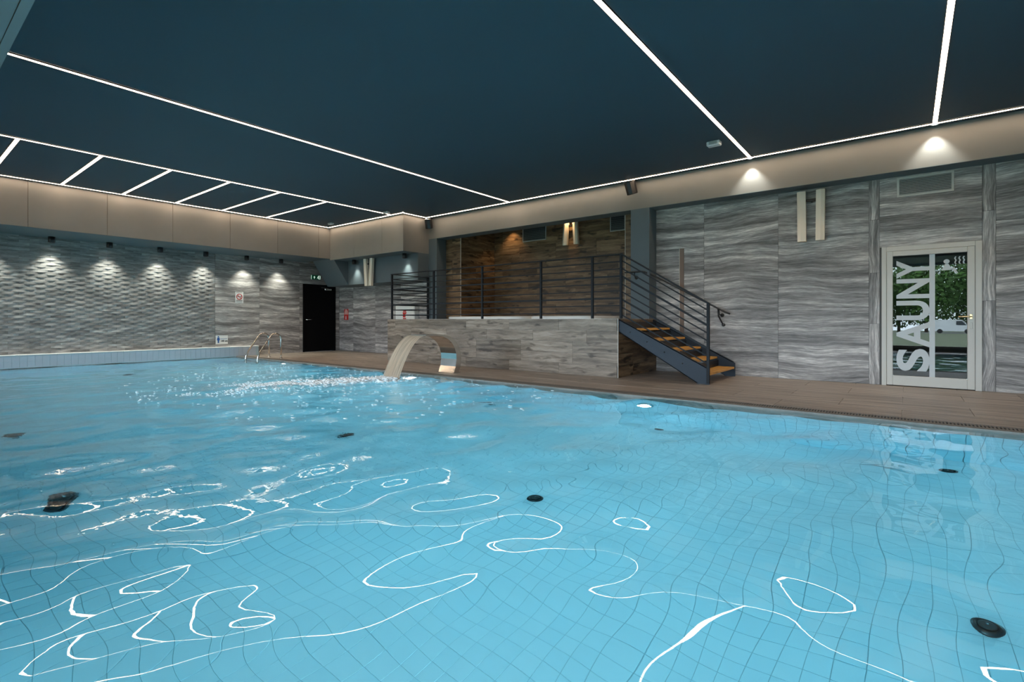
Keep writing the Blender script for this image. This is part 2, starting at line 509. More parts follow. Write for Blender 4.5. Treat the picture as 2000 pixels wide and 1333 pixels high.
for ri in range(3):     # deck in front of the windows
    y0 = YF + 0.005 + ri * 0.465
    x = XL + 0.004
    while x < XR - 0.2:
        piece('deck_tile', (1.195, 0.46, 0.012), M['deck'], floor, (x, y0, -0.012)); x += 1.2
for k in range(11):
    piece('deck_tile', (0.99, 0.595, 0.012), M['deck'], floor, (PX1 + 0.005, PY0 + 0.6 * k, -0.012))

# ---- pool basin with its tiles
pb = MB()
zb = -DEPTH
pb.box(PX0 - 0.3, PX1 + 0.3, PY0 - 0.3, PY1 + 0.3, zb - 0.2, zb - 0.004)
pb.box(PX0 - 0.3, PX0 - 0.004, PY0 - 0.3, PY1 + 0.3, zb - 0.004, -0.30)
pb.box(PX1 + 0.004, PX1 + 0.3, PY0 - 0.3, PY1 + 0.3, zb - 0.004, -0.30)
pb.box(PX0 - 0.004, PX1 + 0.004, PY0 - 0.3, PY0 - 0.004, zb - 0.004, -0.30)
pb.box(PX0 - 0.004, PX1 + 0.004, PY1 + 0.004, PY1 + 0.3, zb - 0.004, -0.30)
basin = struct(pb.build('pool_basin', M['grout']))
P = 0.12; G = 0.004
tile_me = None
cand = []
nx = int((PX1 - PX0) / P); ny = int((PY1 - PY0) / P)
for i in range(nx):
    for j in range(ny):
        cx, cy = PX0 + (i + 0.5) * P, PY0 + (j + 0.5) * P
        cand.append((cx, cy))
def in_view(cx, cy):
    s, c = math.sin(math.radians(YAW)), math.cos(math.radians(YAW))
    d = -s * cx + c * cy; l = c * cx + s * cy
    if d < 0.3: return False
    r = math.hypot(cx, cy)
    # apparent depth of the floor below the eye after refraction
    lo, hi = 0.05, r
    for _ in range(24):
        a = (lo + hi) / 2
        th = math.atan2(a, CAM_H - WATER); tt = math.asin(math.sin(th) / 1.333)
        if a + (DEPTH + WATER) * math.tan(tt) < r: lo = a
        else: hi = a
    py = HOR + F_PX * (CAM_H - WATER) / (d * a / r)
    return abs(l / d) < 1.03 and py < 1350
vis = sorted([p for p in cand if in_view(*p)], key=lambda p: p[0] ** 2 + p[1] ** 2)
near = set(vis[:300])
tile_me = MB().box(-P / 2 + G / 2, P / 2 - G / 2, -P / 2 + G / 2, P / 2 - G / 2, -0.004, 0.0).mesh('pool_tile')
rest = MB()
for p in cand:
    if p in near:
        link('pool_tile', tile_me, M['tile'], basin, (p[0], p[1], zb))
    else:
        a = P / 2 - G / 2; x, y = p
        rest.add([(x - a, y - a, zb), (x + a, y - a, zb), (x + a, y + a, zb), (x - a, y + a, zb),
                  (x - a, y - a, zb - .004), (x + a, y - a, zb - .004), (x + a, y + a, zb - .004), (x - a, y + a, zb - .004)],
                 [(0, 1, 2, 3), (0, 4, 5, 1), (1, 5, 6, 2), (2, 6, 7, 3), (3, 7, 4, 0)])
nz_ = int(DEPTH / P) + 1
def wall_tiles(n, f):
    for i in range(n):
        for k in range(nz_):
            z1 = -0.003 - k * P; z0 = max(z1 - P + G, zb)
            if z0 < z1 - 0.02: f(i, z0, z1)
a = G / 2
wall_tiles(nx, lambda i, z0, z1: rest.box(PX0 + i * P + a, PX0 + (i + 1) * P - a, PY1, PY1 + 0.006, z0, z1))
wall_tiles(nx, lambda i, z0, z1: rest.box(PX0 + i * P + a, PX0 + (i + 1) * P - a, PY0 - 0.006, PY0, z0, z1))
wall_tiles(ny, lambda i, z0, z1: rest.box(PX0 - 0.006, PX0, PY0 + i * P + a, PY0 + (i + 1) * P - a, z0, z1))
wall_tiles(ny, lambda i, z0, z1: rest.box(PX1, PX1 + 0.006, PY0 + i * P + a, PY0 + (i + 1) * P - a, z0, z1))
ro = rest.build('pool_tiles_far', M['tile'], basin); ro['kind'] = 'stuff'

# ---- pool water: rippled surface over a closed body
def wave_field(X, Y):
    Z = np.zeros_like(X)
    r_ = np.random.default_rng(5)
    for k in range(46):
        lam = 0.30 * (1.2 / 0.30) ** r_.random()
        th = r_.random() * 2 * PI
        amp = 0.00108 * (lam / 0.5) ** 0.9
        ph = r_.random() * 2 * PI
        q = 2 * PI / lam
        Z += amp * np.sin(q * (np.cos(th) * X + np.sin(th) * Y) + ph + 0.6 * np.sin(0.9 * X + 1.3 * Y + k))
    # calmer near the sauna end of the pool
    D = np.hypot(X - FX, Y - FY)
    calm = 0.55 + 0.75 * np.exp(-(D / 5.0) ** 2)
    Z *= calm
    # rings running out from the jet
    Z += 0.006 * np.exp(-D / 1.1) * np.sin(2 * PI * D / 0.22)
    return Z
RES = 0.04
gx = np.arange(PX0 - 0.004, PX1 + 0.004 + RES, RES); gx[-1] = PX1 + 0.004
gy = np.arange(PY0 - 0.004, PY1 + 0.004 + RES, RES); gy[-1] = PY1 + 0.004
GX, GY = np.meshgrid(gx, gy, indexing='ij')
GZ = WATER + wave_field(GX, GY)
n1, n2 = GX.shape
verts = np.stack([GX, GY, GZ], -1).reshape(-1, 3)
I = np.arange(n1 * n2).reshape(n1, n2)
faces = np.stack([I[:-1, :-1], I[1:, :-1], I[1:, 1:], I[:-1, 1:]], -1).reshape(-1, 4).tolist()
rim = list(I[:, 0]) + list(I[-1, 1:]) + list(I[-2::-1, -1]) + list(I[0, -2:0:-1])
low = verts[rim].copy(); low[:, 2] = zb - 0.1
base = len(verts)
allv = np.vstack([verts, low]).tolist()
nr = len(rim)
ntop = len(faces)
for k in range(nr):
    faces.append([int(rim[(k + 1) % nr]), int(rim[k]), base + k, base + (k + 1) % nr])
faces.append([base + k for k in range(nr)][::-1])
wme = bpy.data.meshes.new('pool_water')
wme.from_pydata(allv, [], faces)
wme.polygons.foreach_set('use_smooth', [i < ntop for i in range(len(faces))])
wme.update()
water = link('pool_water', wme, M['water'])
tag(water, 'clear turquoise water filling the indoor swimming pool', 'water', kind='stuff')

# ---- coping and overflow grate along the deck edge
cop = MB().box(PX0, PX1, PY1 - 0.02, PY1 + 0.055, -0.30, 0.0)
struct(cop.build('trim_1', M['concrete']))
gr = thing('overflow_grate', 'long slotted overflow grate running along the deck edge of the pool', 'grate', (PX0, PY1 + 0.055, -0.05))
MB().box(PX0, PX1, PY1 + 0.055, PY1 + 0.235, -0.012, -0.0115).build('channel_bed', M['rubber'], gr)
MB().box(PX0, PX1, PY1 + 0.055, PY1 + 0.070, -0.0115, 0.001).box(PX0, PX1, PY1 + 0.220, PY1 + 0.235, -0.0115, 0.001).build('grate_frame', M['concrete'], gr)
pitch = 0.027
xs = np.arange(PX0 + 0.02, PX1 - 0.02, pitch)
vis_x = sorted([x for x in xs if x < 1.05], key=lambda x: (x ** 2))[:300]
vs_ = set(vis_x)
slat_me = MB().box(-0.006, 0.006, 0, 0.15, -0.004, 0.001).mesh('slat')
rs = MB()
for x in xs:
    if x in vs_: link('slat', slat_me, M['concrete'], gr, Vector((x, PY1 + 0.070, 0)) - gr.location)
    else: rs.box(x - 0.006, x + 0.006, PY1 + 0.070, PY1 + 0.220, -0.004, 0.001)
o = rs.build('slats_far', M['concrete'], gr); o['kind'] = 'stuff'

# ---- back wall
T = 0.012
def wall_panels(parent, xs, zs, y, mat, name='stone_panel', gap=0.004):
    for x0, x1 in zip(xs[:-1], xs[1:]):
        for z0, z1 in zip(zs[:-1], zs[1:]):
            piece(name, (x1 - x0 - gap, T, z1 - z0 - gap), mat, parent, (x0 + gap / 2, y, z0 + gap / 2))
AX0, AX1, AY = -9.383, -4.642, 11.128     # alcove behind the platform
AZ = 3.66
wb = MB()
yb = YB + T
wb.box(XL - 0.3, AX0 - 0.012, yb, yb + 0.25, -0.3, 3.9)
wb.box(AX0 - 0.25, AX0 - 0.012, yb + 0.25, AY + 0.3, 0.5, 3.9)
wb.box(AX0 - 0.012, AX1 + 0.012, AY + T, AY + 0.3, 0.5, 3.9)
wb.box(AX1 + 0.012, AX1 + 0.25, yb + 0.25, AY + 0.3, 0.5, 3.9)
wb.box(AX1 + 0.012, -0.30, yb, yb + 0.25, -0.3, 3.9)
wb.box(-0.30, 0.80, yb, yb + 0.25, 2.12, 3.9)
wb.box(0.80, XR + 0.3, yb, yb + 0.25, -0.3, 3.9)
wb.box(AX0 - 0.012, AX1 + 0.012, yb - T, AY + T, AZ, 3.9)      # alcove ceiling
wb.box(AX0 - 0.012, AX1 + 0.012, yb - T, AY + T, 0.45, 0.55)
wall_back = struct(wb.build('wall_back', M['backing']))
ZR = [0.0, 1.2, 2.4, 3.6]
wall_panels(wall_back, [XL + 0.002, -14.232, -13.071, -11.85, -10.63, -10.02], ZR[:3] + [3.6], YB, M['stone'])
wall_panels(wall_back, [-4.10, -3.50], ZR[:3], YB, M['stone'])
wall_panels(wall_back, [-3.41, -3.031], ZR[:3], YB, M['stone'])
wall_panels(wall_back, [-4.10, -3.031], ZR[2:], YB, M['stone'])
wall_panels(wall_back, [-3.031, -1.771, -0.486], ZR, YB, M['stone'])
wall_panels(wall_back, [0.966, 2.2, 3.43, 4.66, 4.99], ZR, YB, M['stone'])
wall_panels(wall_back, [-0.349, 0.826], [2.14, 2.62, 3.6], YB, M['stone'])
wall_panels(wall_back, [-0.486, -0.349], [0, 0.95, 1.75, 2.58, 3.6], YB, M['stone_v'], 'stone_strip')
wall_panels(wall_back, [0.826, 0.966], [0, 1.28, 2.55, 3.6], YB, M['stone_v'], 'stone_strip')
piece('joint_strip', (0.08, 0.008, 2.4), M['browntrim'], wall_back, (-3.495, YB + 0.003, 0.0))
piece('joint_edge', (0.008, 0.014, 2.4), M['trim'], wall_back, (-3.502, YB - 0.003, 0.0))
def planks(parent, a0, a1, z0, z1, fix, axis, mat, ph=0.2, ln=1.2, seed=0, flip=False):
    """rows of planks on a vertical face; axis 0: along X at y=fix, axis 1: along Y at x=fix"""
    r_ = random.Random(seed)
    z = z0; k = 0
    while z < z1 - 0.02:
        zt = min(z + ph, z1)
        x = a0 - r_.choice([0, 0.3, 0.6, 0.9]) * ln / 1.2
        while x < a1:
            p0, p1 = max(x, a0), min(x + ln, a1)
            if p1 - p0 > 0.03:
                if axis == 0:
                    piece('plank', (p1 - p0 - 0.003, T, zt - z - 0.003), mat, parent, (p0 + 0.0015, fix, z + 0.0015))
                elif not flip:   # face towards -X is not shown; local x runs along +Y
                    piece('plank', (p1 - p0 - 0.003, T, zt - z - 0.003), mat, parent, (fix, p0 + 0.0015, z + 0.0015), rot=PI / 2)
            x += ln
        z = zt; k += 1
planks(wall_back, -10.0, AX0 - 0.004, PLZ, 3.6, YB, 0, M['wood_dark'], seed=1)
planks(wall_back, YB + 0.004, AY, PLZ, AZ, AX0, 1, M['wood_dark'], seed=2)
planks(wall_back, AX0 + 0.002, AX1 - 0.002, PLZ, AZ, AY, 0, M['wood_dark'], seed=3)
planks(wall_back, AX1 + 0.004, -4.10, 0.9, 3.6, YB, 0, M['wood_dark'], seed=4)
piece('tile_trim', (0.010, 0.016, 2.6), M['trim'], wall_back, (AX0 - 0.006, YB - 0.004, PLZ))
piece('tile_trim', (0.010, 0.016, 2.6), M['trim'], wall_back, (AX1 - 0.004, YB - 0.004, PLZ))
piece('tile_trim', (0.010, 0.016, 2.6), M['trim'], wall_back, (-10.012, YB - 0.004, PLZ))

# ---- left wall: relief bricks, stone panels, curb
wl = MB()
DY0, DY1, DZ = 8.444, 9.584, 2.16
xl = XL - T
wl.box(xl - 0.25, xl, YF - 0.3, DY0, -0.3, 3.9)
wl.box(xl - 0.25, xl, DY1, YB + T, -0.3, 3.9)
wl.box(xl - 0.25, xl, DY0, DY1, DZ, 3.9)
wl.box(xl - 0.25, xl - 0.12, DY0, DY1, -0.3, DZ)
wall_left = struct(wl.build('wall_left', M['backing']))
def left_panel(y0, y1, z0, z1, name='stone_panel', mat=None, gap=0.004):
    piece(name, (y1 - y0 - gap, T, z1 - z0 - gap), mat or M['stone'], wall_left, (XL, y0 + gap / 2, z0 + gap / 2), rot=PI / 2)
for y0, y1 in ((5.87, 7.084), (7.084, 8.324)):
    for z0, z1 in ((0.0, 1.2), (1.2, 2.4), (2.4, 2.9)):
        left_panel(y0, y1, z0, z1)
for z0, z1 in ((0, 0.7), (0.7, 1.4), (1.4, 2.16)):
    left_panel(8.324, 8.43, z0, z1, 'stone_strip')
left_panel(8.324, 9.60, 2.17, 2.9)
left_panel(9.60, 9.727, 0, 2.17, 'stone_strip')
# relief bricks: front bulges out towards the bottom edge
BW, BH = 0.34, 0.056
def brick_mesh(wd):
    mb = MB(); n = 8
    vs = []
    for i in range(n + 1):
        u = i / n
        bul = math.sin(PI * min(max((u * wd / BW), 0), 1)) if wd > BW * 0.9 else math.sin(PI * u) * wd / BW
        y = u * wd
        sag = -0.006 * bul
        vs += [(0.0, y, 0.0 + sag), (0.006 + 0.015 * bul ** 2.2, y, 0.002 + sag), (0.008 + 0.003 * bul, y, BH - 0.001), (0.0, y, BH - 0.001)]
    fs = []
    for i in range(n):
        a, b = 4 * i, 4 * i + 4
        fs += [(a, b, b + 1, a + 1), (a + 1, b + 1, b + 2, a + 2), (a + 2, b + 2, b + 3, a + 3)]
    fs += [(0, 1, 2, 3), (4 * n + 3, 4 * n + 2, 4 * n + 1, 4 * n)]
    return vs, fs
BV, BF = brick_mesh(BW - 0.003)
slots = []
r0 = 0.275
nrow = int((2.87 - r0) / BH) + 1
for j in range(nrow):
    y = -1.6 + (BW / 2 if j % 2 else 0)
    while y < 5.868:
        slots.append((y, r0 + j * BH)); y += BW
full = [s_ for s_ in slots if s_[0] > 1.45 and s_[0] + BW < 5.868 and s_[1] < 2.82]
bn = set(sorted(full, key=lambda s_: s_[0])[:300])
bme = MB().add(BV, BF).mesh('brick')
br = MB()
for y, z in slots:
    if (y, z) in bn: link('brick', bme, M['brick'], wall_left, (XL - 0.004, y, z))
    else:
        if y + BW > 5.868:
            wd = 5.866 - y
            if wd < 0.03: continue
            v_, f_ = brick_mesh(wd)
        else: v_, f_ = BV, BF
        br.add([(p[0] + XL - 0.004, p[1] + y, p[2] + z) for p in v_], f_)
o = br.build('bricks_far', M['brick'], wall_left); o['kind'] = 'stuff'
MB().box(XL - T, XL - 0.004, YF, 5.868, 0.2, 2.9).build('brick_bed', M['backing'], wall_left)

CE = 6.95   # end of the curb
cb = MB().box(XL - 0.004, PX0 - 0.006, YF, CE, -0.30, 0.25)
curb = struct(cb.build('trim_2', plain('curb_grout', (0.42, 0.55, 0.60), 0.8)))
n_c = int((CE - YF) / P)
for k in range(n_c):
    for z0, z1 in ((0.002, 0.122), (0.127, 0.246)):
        if YF + k * P > 1.3:
            piece('curb_tile', (0.006, P - 0.005, z1 - z0), M['curbtile'], curb, (PX0 - 0.006, YF + k * P + 0.0025, z0))
x = YF
while x < CE:
    e = min(x + 0.595, CE + 0.006)
    piece('coping_slab', (PX0 - XL + 0.016, e - x, 0.022), M['white'], curb, (XL - 0.002, x, 0.25), bev=0.004)
    x += 0.6

# ---- front wall with its row of windows
wf = MB()
wf.box(XL - 0.3, XR + 0.3, YF - 0.25, YF, -0.3, 0.10)
wf.box(XL - 0.3, XR + 0.3, YF - 0.25, YF, 2.85, 3.9)
wall_front = struct(wf.build('wall_front', M['paint']))
wedge = [XL, -13.0, -11.0, -9.0, -7.0, -5.0, -3.1, -1.15, 1.75, 3.4, XR]
for k in range(len(wedge) - 1):
    x0, x1 = wedge[k], wedge[k + 1]
    f = MB()
    b = 0.05
    for bx in ((x0, x0 + b, 0.10, 2.85), (x1 - b, x1, 0.10, 2.85), (x0 + b, x1 - b, 0.10, 0.17), (x0 + b, x1 - b, 2.78, 2.85)):
        f.box(bx[0], bx[1], YF - 0.10, YF - 0.02, bx[2], bx[3])
    wo = struct(f.build('window_%d' % (k + 1), M['alu']))
    g = MB().add([(x0 + b, YF - 0.06, 0.17), (x1 - b, YF - 0.06, 0.17), (x1 - b, YF - 0.06, 2.78), (x0 + b, YF - 0.06, 2.78)], [(0, 1, 2, 3)])
    g.build('pane', M['window_glass'], wo)
# ---- right wall, ceiling, soffits, beam
struct(MB().box(XR, XR + 0.25, YF - 0.3, YB + T, -0.3, 3.9).build('wall_right', M['paint']))
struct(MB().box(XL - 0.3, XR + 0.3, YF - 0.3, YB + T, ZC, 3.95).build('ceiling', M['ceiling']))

BKX, BKZ = -13.62, 2.846      # left bulkhead
bk = struct(MB().box(XL - T, BKX - 0.008, YF, BMY, BKZ + 0.002, ZC).build('bulkhead', M['seam']))
seams = [YF + 0.01, -0.60, 0.66, 1.913, 3.163, 4.40, 5.674, 6.91, 8.134, 8.5]
for a_, b_ in zip(seams[:-1], seams[1:]):
    piece('bulkhead_panel', (0.008, b_ - a_ - 0.008, ZC - BKZ), M['paint'], bk, (BKX - 0.008, a_ + 0.004, BKZ))
MB().box(XL, BKX - 0.008, YF, 8.5, BKZ - 0.004, BKZ + 0.002).build('underside', M['shaded_paint'], bk)
BXY, BXX = 8.5, -10.25         # corner box
bx_ = struct(MB().box(BKX, BXX - 0.008, BXY + 0.008, BMY + 0.1, 2.81, ZC).build('bulkhead', M['seam']))
sx = [BKX + 0.002, -12.40, -11.13, BXX]
for a_, b_ in zip(sx[:-1], sx[1:]):
    piece('bulkhead_panel', (b_ - a_ - 0.005, 0.008, ZC - 2.81), M['paint'], bx_, (a_ + 0.0025, BXY, 2.81))
piece('bulkhead_panel', (0.008, BMY - BXY - 0.008, ZC - 2.81), M['paint'], bx_, (BXX - 0.008, BXY + 0.008, 2.81))
MB().box(BKX, BXX, BXY, YB, 2.802, 2.81).build('underside', M['shaded_paint'], bx_)
# lower duct casing under the corner box, with its sloped end
LBY, LBZ = 9.0, 2.085
lb = struct(MB().box(-13.43, BXX, LBY, YB, LBZ, 2.802).build('duct_casing', M['shaded_paint']))
MB().prism([(8.5, BKZ - 0.004), (LBY, LBZ), (YB, LBZ), (YB, BKZ - 0.004)], 0, -14.55, -13.43).build('sloped_end', M['shaded_paint'], lb)
# beam over the platform and the sauna wall
beam = struct(MB().box(BXX - 0.1, XR, BMY, YB + T, BMZ, ZC).build('beam', M['paint']))
MB().box(BXX - 0.1, XR, BMY, YB + T, BMZ - 0.006, BMZ).build('underside', M['shaded_paint'], beam)  # thin sheet under the beam, shade given by its darker colour
struct(MB().box(-10.32, -9.938, BMY, YB, 0.0, BMZ - 0.006).build('column', M['shaded_paint']))
struct(MB().box(-4.354, -3.968, BMY, YB, 0.0, BMZ - 0.006).build('column', M['shaded_paint']))
# soffit above the windows
sf = struct(MB().box(XL, XR, YF, 0.579, 2.852, ZC).build('soffit', M['seam']))
MB().box(XL, XR, 0.535, 0.585, 2.845, ZC).build('soffit_edge', M['soffit'], sf)
for k in range(16):
    x0 = XL + 1.25 * k
    piece('soffit_panel', (min(1.242, XR - x0), 2.175, 0.007), M['soffit'], sf, (x0 + 0.004, YF + 0.005, 2.845))

# ---- platform with hot tubs
pf = MB().box(PLX0 + T, PLX1 - T, PLY + T, YB, 0.0, PLZ - 0.012)
plat = struct(pf.build('platform', M['backing']))
planks(plat, PLX0, PLX1, 0.0, PLZ - 0.012, PLY, 0, M['wood_light'], ph=0.2046, seed=12)
planks(plat, PLY + T, YB - 0.002, 0.0, PLZ - 0.012, PLX1, 1, M['wood_dark'], ph=0.2046, seed=13)
piece('tile_trim', (0.010, 0.010, PLZ), M['trim'], plat, (PLX1 - 0.004, PLY - 0.003, 0.0))
y = PLY
k = 0
while y < YB - 0.05:
    x = PLX0
    while x < PLX1 - 0.02:
        e = min(x + 1.2, PLX1); ye = min(y + 0.6, YB)
        piece('platform_tile', (e - x - 0.004, ye - y - 0.004, 0.012), M['deck'], plat, (x + 0.002, y + 0.002, PLZ - 0.012))
        x += 1.2
    y += 0.6
MB().box(AX0, AX1, YB, AY, 0.55, PLZ).build('alcove_floor', M['deck'], plat)

def rounded(x0, x1, y0, y1, r, n=6):
    pts = []
    for cx, cy, a0 in ((x1 - r, y1 - r, 0), (x0 + r, y1 - r, PI / 2), (x0 + r, y0 + r, PI), (x1 - r, y0 + r, 1.5 * PI)):
        for k in range(n + 1):
            a = a0 + PI / 2 * k / n
            pts.append((cx + r * math.cos(a), cy + r * math.sin(a)))
    return pts
def hot_tub(x0, x1, y0, y1, label):
    t = thing('hot_tub', label, 'hot tub', ((x0 + x1) / 2, (y0 + y1) / 2, PLZ), 'hot tubs on the platform')
    loops = []
    for ins, z, r in ((0, PLZ, 0.3), (0, PLZ + 0.05, 0.3), (0.02, PLZ + 0.06, 0.28), (0.22, PLZ + 0.06, 0.22), (0.26, PLZ + 0.04, 0.2), (0.34, PLZ + 0.003, 0.18)):
        loops.append([(p[0], p[1], z) for p in rounded(x0 + ins, x1 - ins, y0 + ins, y1 - ins, r)])
    mb = MB(); n = len(loops[0])
    mb.add([p for l in loops for p in l], [(i * n + k, i * n + (k + 1) % n, (i + 1) * n + (k + 1) % n, (i + 1) * n + k) for i in range(len(loops) - 1) for k in range(n)], True)
    mb.build('rim', M['white'], t)
    wp = rounded(x0 + 0.3, x1 - 0.3, y0 + 0.3, y1 - 0.3, 0.19)
    MB().prism(wp, 2, PLZ + 0.001, PLZ + 0.025).build('water_surface', plain_water, t)
plain_water = plain('tub_water', (0.10, 0.42, 0.52), 0.05)
hot_tub(-8.72, -6.40, 8.45, 10.55, 'white rim of the hot tub nearer the black door end of the platform')
hot_tub(-6.28, -4.70, 8.45, 10.55, 'white rim of the hot tub nearer the stairs on the platform')

# ================================================================== DOORS
# ---- sauna door
d1 = struct(bpy.data.objects.new('door_1', None), 'glazed sauna door in a pale frame with large frosted lettering', 'door')
d1.location = (0.25, YB, 0); COL.objects.link(d1)
fx0, fx1, fz = -0.323, 0.824, 2.136
lx0, lx1, lz = -0.259, 0.749, 2.06
gx0, gx1, gz0, gz1 = -0.184, 0.668, 0.16, 1.985
yf = YB - 0.035
fr = MB()
fr.bbox(fx0, lx0 - 0.003, yf, YB + 0.06, 0, fz, 0.004).bbox(lx1 + 0.003, fx1, yf, YB + 0.06, 0, fz, 0.004).bbox(lx0 - 0.003, lx1 + 0.003, yf, YB + 0.06, lz + 0.004, fz, 0.004)
fr.build('door_frame', M['alu'], d1)
lf = MB()
yl = YB - 0.045
lf.bbox(lx0, gx0, yl, YB + 0.02, 0.012, lz, 0.005).bbox(gx1, lx1, yl, YB + 0.02, 0.012, lz, 0.005)
lf.bbox(gx0, gx1, yl, YB + 0.02, 0.012, gz0, 0.005).bbox(gx0, gx1, yl, YB + 0.02, gz1, lz, 0.005)
leaf = lf.build('door_leaf', M['alu'], d1)
gy_ = YB - 0.012
MB().add([(gx0, gy_, gz0), (gx1, gy_, gz0), (gx1, gy_, gz1), (gx0, gy_, gz1)], [(0, 1, 2, 3)]).build('pane', M['door_glass'], d1)
def text_mesh(s, size, offset=0.0):
    cu = bpy.data.curves.new('txt', 'FONT'); cu.body = s; cu.size = size; cu.offset = offset
    cu.align_x = 'LEFT'; cu.fill_mode = 'FRONT'; cu.resolution_u = 6
    ob = bpy.data.objects.new('txt', cu); COL.objects.link(ob)
    dg = bpy.context.evaluated_depsgraph_get()
    me = ob.evaluated_get(dg).to_mesh()
    v = [tuple(p.co) for p in me.vertices]; f = [tuple(p.vertices) for p in me.polygons]
    ob.to_mesh_clear() if hasattr(ob, 'to_mesh_clear') else None
    bpy.data.objects.remove(ob); bpy.data.curves.remove(cu)
    return v, f
gyv = gy_ - 0.003
# letters, one mesh each, turned a quarter so that the word reads upwards
zslots = [(0.235, 0.575), (0.60, 0.98), (1.005, 1.30), (1.335, 1.63), (1.64, 1.915)]
for ch, (za, zc_) in zip('SAUNY', zslots):
    v, f = text_mesh(ch, 1.0, 0.028)
    xs_ = [p[0] for p in v]; ys_ = [p[1] for p in v]
    mx, Mx, my, My = min(xs_), max(xs_), min(ys_), max(ys_)
    vs = []
    for p in v:
        a_ = (p[0] - mx) / (Mx - mx); b_ = (p[1] - my) / (My - my)
        vs.append((0.252 - b_ * 0.392, gyv, za + a_ * (zc_ - za)))
    MB().add(vs, [tuple(reversed(q)) for q in f]).build('lettering', M['vinyl'], d1)
MB().box(0.249, 0.313, gyv - 0.001, gyv, gz0, gz1).build('vinyl_bar', M['vinyl'], d1)
def flat_y(polys, y):
    mb = MB()
    for pl in polys:
        mb.add([(p[0], y, p[1]) for p in pl], [tuple(range(len(pl)))])
    return mb
def disc(cx, cz, r, n=20, r2=None):
    return [(cx + r * math.cos(2 * PI * k / n), cz + (r2 or r) * math.sin(2 * PI * k / n)) for k in range(n)]
ic = [disc(0.443, 1.865, 0.034, r2=0.032), [(0.425, 1.83), (0.463, 1.83), (0.49, 1.775), (0.53, 1.775), (0.572, 1.685), (0.545, 1.685), (0.505, 1.74), (0.395, 1.735), (0.385, 1.73)]]
for k in range(3):
    x0 = 0.525 + 0.045 * k
    zz = [(0.012, 1.93), (0.0, 1.905), (0.014, 1.875), (0.002, 1.845), (0.012, 1.82)]
    for (a_, z1), (b_, z0) in zip(zz[:-1], zz[1:]):
        ic.append([(x0 + a_, z1), (x0 + b_, z0), (x0 + b_ + 0.016, z0), (x0 + a_ + 0.016, z1)])
flat_y(ic, gyv).build('bather_icon', M['vinyl'], d1)
hd = MB()
hd.bbox(0.690, 0.722, yl - 0.008, yl, 1.02, 1.09, 0.003)
hd.tube([(0.706, yl, 1.055), (0.706, yl - 0.05, 1.055), (0.69, yl - 0.055, 1.055), (0.565, yl - 0.055, 1.055)], 0.0095, 10)
hd.build('handle', M['brass'], leaf)
MB().bbox(0.692, 0.722, yl - 0.008, yl, 0.88, 0.97, 0.003).build('lock_plate', M['alu'], leaf)
# dark vestibule behind the glass
struct(MB().box(-0.9, -0.6, yb + 0.25, 11.6, 0, 2.6).box(1.1, 1.4, yb + 0.25, 11.6, 0, 2.6).box(-0.9, 1.4, 11.6, 11.7, 0, 2.6).box(-0.9, 1.4, yb, 11.7, 2.45, 2.6).box(-0.9, 1.4, yb, 11.7, -0.3, -0.012).build('wall_vestibule', plain('dark_vestibule', (0.035, 0.035, 0.035), 0.8)))

# ---- black door in the left wall
d2 = struct(bpy.data.objects.new('door_2', None), 'plain black door in the left wall below the exit sign', 'door')
d2.location = (XL, 9.0, 0); COL.objects.link(d2)
MB().box(XL - 0.1, XL + 0.012, DY0, DY0 + 0.05, 0, DZ).box(XL - 0.1, XL + 0.012, DY1 - 0.05, DY1, 0, DZ).box(XL - 0.1, XL + 0.012, DY0, DY1, DZ - 0.05, DZ).build('door_frame', M['blackdoor'], d2)
lf2 = MB().box(XL - 0.06, XL - 0.01, DY0 + 0.053, DY1 - 0.053, 0.008, DZ - 0.054).build('door_leaf', M['blackdoor'], d2)
hm = MB().lathe([(0.022, 0), (0.022, 0.008), (0.01, 0.01), (0.009, 0.05)], (XL - 0.01, DY0 + 0.12, 1.03), 14, 'X')
hm.tube([(XL + 0.04, DY0 + 0.12, 1.03), (XL + 0.045, DY0 + 0.14, 1.03), (XL + 0.045, DY0 + 0.27, 1.03)], 0.01, 8)
hm.build('handle', M['steel'], lf2)
dc = MB().bbox(XL - 0.01, XL + 0.045, 9.18, 9.42, 1.99, 2.04, 0.004)
dc.bar((XL + 0.03, 9.30, 2.05), (XL + 0.16, 8.98, 2.06), 0.02, 0.008)
dc.build('door_closer', M['steel'], lf2)

# ================================================================== LED STRIPS on the ceiling
def led(p, q, label, group='warm LED strips on the ceiling', wd=0.05, name='led_strip'):
    p, q = Vector(p), Vector(q)
    t = thing(name, label, 'ceiling light', (p + q) / 2, group)
    d = (q - p).normalized(); sd = Vector((-d.y, d.x, 0))
    h = MB()
    for s_ in (-1, 1):
        o_ = sd * s_ * (wd / 2 + 0.004)
        h.bar(p + o_ - Vector((0, 0, 0.008)), q + o_ - Vector((0, 0, 0.008)), 0.008, 0.012)
    h.build('housing', M['blackmetal'], t)
    MB().bar(p - Vector((0, 0, 0.007)), q - Vector((0, 0, 0.007)), wd, 0.008).build('diffuser', M['led'], t)
    return t
LX_C, LX_B, LX_A, LX_D, LX_E, LY_BM = -13.52, -10.60, -7.305, -2.10, 0.295, 9.20
LY_BX, LX_BX = 8.40, -10.16
led((LX_C, -0.0, ZC), (LX_C, LY_BX + 0.025, ZC), 'warm LED strip along the foot of the left bulkhead panels')
led((LX_B, 0.6, ZC), (LX_B, LY_BX - 0.03, ZC), 'long warm LED strip joining the six short bars on their pool side')
for k, y in enumerate((1.38, 2.39, 3.40, 4.42, 5.44, 6.54)):
    led((LX_C + 0.03, y, ZC), (LX_B - 0.03, y, ZC), '%s short LED bar counted from the left edge of the picture' % ORD[k], group='short LED cross bars')
